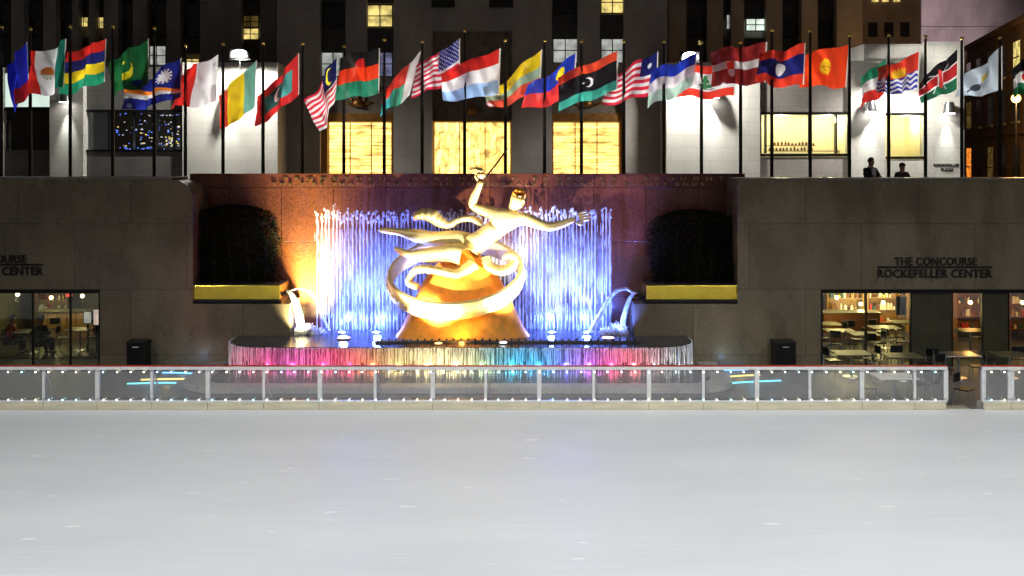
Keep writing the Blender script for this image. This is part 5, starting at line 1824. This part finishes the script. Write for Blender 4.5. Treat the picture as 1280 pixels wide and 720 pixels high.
# ------------------------------------------------------------------ people
def make_person(label, loc, rz, top, legs, pose='stand', height=1.76, shirt=None, head_turn=0.0, lean=0.0):
    """local: faces -Y. joints as one skinned surface; clothes, hair and shoes are children"""
    s = height / 1.76
    t = thing('person', label, 'person', (0, 0, 0))
    sit = pose == 'sit'
    hip = .50 if sit else .93
    L_ = lean
    V = lambda x, y, z: Vector((x * s, y * s, z * s))
    pel = V(0, 0, hip)
    sp = [V(0, -.02 - L_ * .25, hip + .16), V(0, -.02 - L_ * .6, hip + .32), V(0, -.01 - L_ * .9, hip + .47), V(0, -.02 - L_ * 1.05, hip + .56), V(0, -.035 - L_ * 1.15, hip + .615), V(0, -.045 - L_ * 1.2, hip + .695), V(0, -.04 - L_ * 1.2, hip + .765)]
    vv, ee, rr_ = [pel], [], [(.15 * s, .11 * s)]

    def add(pts, start):
        ids = []
        pv = start
        for p, r in pts:
            vv.append(p); rr_.append(r if isinstance(r, tuple) else (r * s, r * s)); ids.append(len(vv) - 1); ee.append((pv, ids[-1])); pv = ids[-1]
        return ids
    S = add([(sp[0], .125), (sp[1], .14), (sp[2], .13), (sp[3], .055), (sp[4], .062), (sp[5], .09), (sp[6], .075)], 0)
    arms = []
    for sx in (-1, 1):
        sh = V(sx * .175, -.01 - L_ * .9, hip + .425)
        if pose == 'rail':      # forearms resting on a parapet
            el = V(sx * .26, -.10 - L_ * .9, hip + .22); wr = V(sx * .12, -.34 - L_ * .9, hip + .22); hd = V(sx * .06, -.42 - L_ * .9, hip + .22)
        elif sit:
            el = V(sx * .25, -.08 - L_, hip + .22); wr = V(sx * .14, -.32 - L_, hip + .26); hd = V(sx * .08, -.40 - L_, hip + .27)
        else:
            el = V(sx * .25, .03, hip + .20); wr = V(sx * .26, -.06, hip - .05); hd = V(sx * .26, -.09, hip - .13)
        arms.append((sh, el, wr, hd))
        add([(sh, .062), ((sh + el) / 2, .05), (el, .043), (wr, .028), (hd, .036)], S[2])
    lg = []
    for sx in (-1, 1):
        h_ = V(sx * .095, 0, hip - .03)
        if sit: kn, an, to = V(sx * .12, -.44, hip - .02), V(sx * .12, -.42, .08), V(sx * .13, -.58, .03)
        else: kn, an, to = V(sx * .11, -.02, .50), V(sx * .11, .02, .08), V(sx * .13, -.14, .03)
        lg.append((h_, kn, an, to))
        add([(h_, .085), (kn, .058), ((kn * .6 + an * .4), .057), (an, .037), (to, .035)], 0)
    me = skin_mesh(vv, ee, [(a * 1.3, b * 1.3) for a, b in rr_], 0, 2)
    m = MB(); m.from_mesh(me, 0); bpy.data.meshes.remove(me)
    hc = (sp[5] + sp[6]) / 2
    f = Vector((math.sin(head_turn), -math.cos(head_turn), -.05)); sd_ = Vector((math.cos(head_turn), math.sin(head_turn), 0)); u_ = Vector((0, 0, 1))
    m.tube([hc + f * .085 * s + u_ * .02 * s, hc + f * .118 * s - u_ * .022 * s, hc + f * .09 * s - u_ * .03 * s], [.010 * s, .016 * s, .012 * s], 6)
    for q in (-1, 1): m.sphere(hc + sd_ * q * .09 * s - u_ * .005 * s, .022 * s, 6, 5, (.6, .8, 1.4))
    m.sphere(hc + f * .085 * s - u_ * .065 * s, .018 * s, 6, 5, (1.4, 1, .5))
    # fingers
    for (sh, el, wr, hd) in arms:
        dd = (hd - wr).normalized(); sw = dd.cross(Vector((0, 0, 1)));
        sw = sw.normalized() if sw.length > .1 else Vector((1, 0, 0))
        nn = dd.cross(sw)
        for i, l in enumerate((.85, 1, .95, .75)):
            o = hd + sw * ((i - 1.5) * .018 * s) + dd * .015 * s
            m.tube([o, o + dd * .035 * l * s - nn * .004, o + dd * .065 * l * s - nn * .016 * s, o + dd * .08 * l * s - nn * .032 * s], [.0095 * s, .009 * s, .008 * s, .006 * s], 6)
        o = hd - sw * .03 * s
        m.tube([o, o - sw * .018 * s + dd * .025 * s, o - sw * .016 * s + dd * .05 * s], [.012 * s, .010 * s, .007 * s], 6)
    m.mi = 1
    for q in (-1, 1): m.sphere(hc + f * .086 * s + sd_ * q * .034 * s + u_ * .012 * s, .010 * s, 6, 5)
    m.build('body', [M['skin'], M['eye']], t, True)
    # hair
    m = MB()
    for i in range(260):
        a = rng.uniform(0, 6.28); e = math.asin(rng.uniform(-.25, 1))
        dv = u_ * math.sin(e) + (sd_ * math.cos(a) + f * math.sin(a)) * math.cos(e)
        if dv.dot(f) > .45 and dv.dot(u_) < .55: continue
        m.sphere(hc + u_ * .02 * s + dv * .094 * s, .026 * s, 6, 5)
    m.build('hair', M['hair'], t, True)
    # jacket: torso and sleeves
    vv2, ee2, r2 = [pel + V(0, 0, -.10 if not sit else .02)], [], [(.175 * s, .13 * s)]

    def add2(pts, start):
        pv = start; ids = []
        for p, r in pts:
            vv2.append(p); r2.append((r * s, r * s)); ids.append(len(vv2) - 1); ee2.append((pv, ids[-1])); pv = ids[-1]
        return ids
    J = add2([(sp[0], .15), (sp[1], .163), (sp[2] - V(0, 0, .01), .145), (sp[3] + V(0, 0, .0), .10)], 0)
    for (sh, el, wr, hd) in arms:
        add2([(sh + V(0, 0, .015), .09), ((sh + el) / 2, .07), (el, .06), (wr, .042)], J[2])
    me = skin_mesh(vv2, ee2, [(a * 1.36, b * 1.36) for a, b in r2], 0, 2); me.materials.append(top); me.shade_smooth(); link_mesh('jacket', me, t)
    if shirt:
        m = MB()
        for k in range(8):
            z0, z1 = hip + .06 + k * .055, hip + .06 + (k + 1) * .055
            w0, w1 = .045 + .007 * k, .045 + .007 * (k + 1)
            yy = lambda z: -(.185 + .02 * math.sin((z - hip) * 5)) - L_ * (z - hip) * 1.9
            m.quad([V(-w0, yy(z0), z0), V(w0, yy(z0), z0), V(w1, yy(z1), z1), V(-w1, yy(z1), z1)])
        o = m.build('shirt_front', shirt, t, True)
        md = o.modifiers.new('thick', 'SOLIDIFY'); md.thickness = .02
    # trousers
    vv3, ee3, r3 = [pel + V(0, 0, .03)], [], [(.155 * s, .12 * s)]
    for (h_, kn, an, to) in lg:
        pv = 0
        for p, r in ((h_, .105), (kn, .078), (kn * .5 + an * .5, .07), (an + V(0, 0, .02), .06)):
            vv3.append(p); r3.append((r * s, r * s)); ee3.append((pv, len(vv3) - 1)); pv = len(vv3) - 1
    me = skin_mesh(vv3, ee3, [(a * 1.36, b * 1.36) for a, b in r3], 0, 2); me.materials.append(legs); me.shade_smooth(); link_mesh('trousers', me, t)
    for (h_, kn, an, to) in lg:
        m = MB(); m.tube([an + V(0, .05, -.03), an + V(0, -.02, -.035), to + V(0, .03, .012), to + V(0, -.06, .008)], [.038 * s, .05 * s, .045 * s, .022 * s], 10); m.build('shoe', M['shoe'], t, True)
    t.location = loc; t.rotation_euler = (0, 0, rz)
    return t


YPP = 34.1
make_person('standing man in open black suit and white shirt behind the granite parapet', (X(1088, YPP), YPP + .05, PZ), R(18), M['suit'], M['trousers'], 'rail', 1.80, M['shirt'], R(35), .02)
make_person('person in charcoal jacket leaning low on the granite parapet', (X(1130, YPP), YPP + .2, PZ), R(-10), M['grey_coat'], M['trousers'], 'rail', 1.62, None, R(25), .05)
make_person('seated silhouette in dark coat at the cafe table beside the olive shelving', (X(49, 33.9), 33.9, FL + .012), R(160), M['suit'], M['trousers'], 'sit', 1.78, None, 0, .03)
make_person('seated figure in red sweater at the picture edge of the silhouette window', (X(12, 34.3), 34.3, FL + .012), R(100), M['red_sweater'], M['trousers'], 'sit', 1.72, None, 0, .04)
for px_, Y, rz, lab in ((49, 33.9, 160, 'dark chair under the dark-coated seated silhouette'), (12, 34.3, 100, 'dark chair under the seated figure in red sweater')):
    c = copy_tree(chair0); c['label'] = lab; c.location = (X(px_, Y), Y, FL + .012); c.rotation_euler = (0, 0, R(rz))

# ------------------------------------------------------------------ lamps that light the place
# rink floods on the surrounding roofs, out of the picture above
for x, y, z, tx, ty, pw in ((-20, 10, 19, -15, 18, .66), (-9, 6, 19, -6, 15, .62), (2, 9, 19, 2, 17, .62), (12, 6, 19, 10, 15, .66), (21, 11, 19, 17, 19, .80), (-13, 3, 19, -9, 12, .4), (14, 3, 19, 10, 12, .42)):
    spot('rink_flood', (x, y, z), (tx, ty, 0), 8500 * pw, (.97, .985, 1), 84, .8, .4)
# flag lights on the street side of the poles
for i in range(9):
    x = -17 + i * 4.25
    spot('flag_light', (x, 38.6, PZ + .2), (x * .99, YP, 9.2), 2300, (1, .97, .93), 72, .7, .15)
# fountain
CB = (.10, .18, 1)
for p_ in LP[:4]:
    point('jet_foot_light', (p_.x, 32.72, ZP + .3), 260, CB, .1)
for x_ in (540, 600):
    spot('jet_light', (X(x_, 32.8), 32.75, ZP + .12), (X(x_, 33), 33.1, 4.6), 900, CB, 84, .6, .06)
for x_, tx_, tz, pw_ in ((388, 384, 4.6, 8000), (374, 370, 4.2, 6000), (381, 380, 5.4, 5600)):
    spot('wall_glow_orange', (X(x_, 33), 33.02, ZP + .12), (X(tx_, YR), YR + .2, tz), pw_, (1, .96, .25), 58, .8, .08)
spot('pink_tower_flood', (X(1150, 71), 71, 13.2), (X(1164, 82), 82, 16.0), 7500, (1, .80, .86), 56, 1.0, .3)

for i, p in enumerate(LP[:4]):
    spot('jet_light', (p.x, p.y - .12, p.z - .06), (p.x, 33.1, 4.6), 3200, CB if i < 2 else (.14, .22, 1), 84, .6, .06)
spot('jet_flood_warm', (X(402, 32), 31.2, ZP + .15), (X(425, 33), 33.1, 3.4), 900, (1, .66, .36), 40, .8, .1)
spot('jet_flood_mid', (X(480, 31), 30.6, ZP + .15), (X(455, 33), 33.1, 3.6), 300, (.5, .45, 1), 60, .8, .1)
spot('jet_flood_cool', (X(705, 31), 30.5, ZP + .15), (X(700, 33), 33.1, 3.2), 480, (.32, .32, 1), 84, .8, .1)
spot('jet_flood_cool', (X(640, 31), 30.7, ZP + .15), (X(675, 33), 33.1, 3.6), 420, (.5, .46, 1), 60, .8, .1)
spot('wall_glow_plum', (X(800, 31), 30.6, ZP + .2), (X(785, YR), YR, 4.6), 420, (.9, .5, .6), 40, .9, .1)
spot('wall_glow_rose', (X(520, 31), 30.6, ZP + .2), (X(560, YR), YR, 5.1), 3000, (1, .85, .72), 50, .9, .1)
spot('spout_light', (X(380, 32), 31.7, ZP + .15), (X(374, 32.4), 32.5, 1.5), 1600, (1, .86, .45), 90, .7, .06)
spot('spout_light', (X(772, 32), 31.7, ZP + .15), (X(780, 32.4), 32.5, 1.5), 900, (.08, .16, 1), 90, .7, .06)
# statue
spot('statue_flood', (X(520, 30.3), 30.15, ZP + .15), (X(570, YS), YS, 2.9), 4400, (1, .89, .66), 70, .7, .08)
spot('statue_flood', (X(665, 30.3), 30.15, ZP + .15), (X(620, YS), YS, 3.4), 4900, (1, .89, .66), 66, .7, .08)
spot('mound_light', (X(575, 30.2), 30.2, ZP + .12), (X(572, YS), YS, 1.6), 130, (1, .50, .11), 110, .7, .08)
spot('figure_key', (-6.5, 27.2, .3), (X(590, YS), YS, 3.6), 9500, (1, .92, .76), 25, .6, .1)
spot('figure_key', (3.6, 27.2, .3), (X(610, YS), YS, 3.8), 9500, (1, .92, .76), 25, .6, .1)
# coloured lamps under the basin rim
for px_, c, pw in ((285, (1, .6, .7), 14), (315, (1, .06, .22), 30), (350, (.9, .08, .5), 28), (390, (1, .06, .30), 34), (425, (1, .03, .12), 34), (455, (1, .22, .08), 26), (490, (1, .68, .2), 30),
                   (530, (1, .78, .32), 46), (565, (1, .8, .36), 46), (600, (.6, .85, .4), 22), (640, (.02, .6, .95), 34), (675, (.04, .5, 1), 32), (712, (.16, .16, 1), 34), (742, (.6, .12, .9), 30),
                   (772, (1, .06, .18), 36), (802, (1, .2, .25), 26), (835, (.85, .8, .8), 16), (862, (.8, .85, .9), 18)):
    x = X(px_, 29.6)
    spot('rim_light', (x, 29.25, FL + .2), (x, 30.15, .35), pw * 3.4, c, 110, .8, .05)
# strip lamps over the cafe shelving
for px_, Y_, pw_, c_ in ((1045, 37.9, 120, (1, .86, .42)), (1070, 37.9, 120, (1, .86, .42)), (1110, 38.0, 130, (1, .84, .4)), (1214, 36.5, 26, (1, .55, .15)), (62, 37.9, 30, (.9, .85, .4))):
    point('shelf_strip_light', (X(px_, Y_), Y_, 2.25), pw_, c_, .15)
# shop interiors on the plaza
for px_, pw in ((975, 190), (1035, 190), (1133, 150)):
    point('shop_light', (X(px_, YB + 1.2), YB + 1.2, 8.2), pw, (1, .89, .6), .1)
point('shop_light', (X(205, YB + 1.6), YB + 1.8, 7.0), 14, (.7, .75, 1), .1)
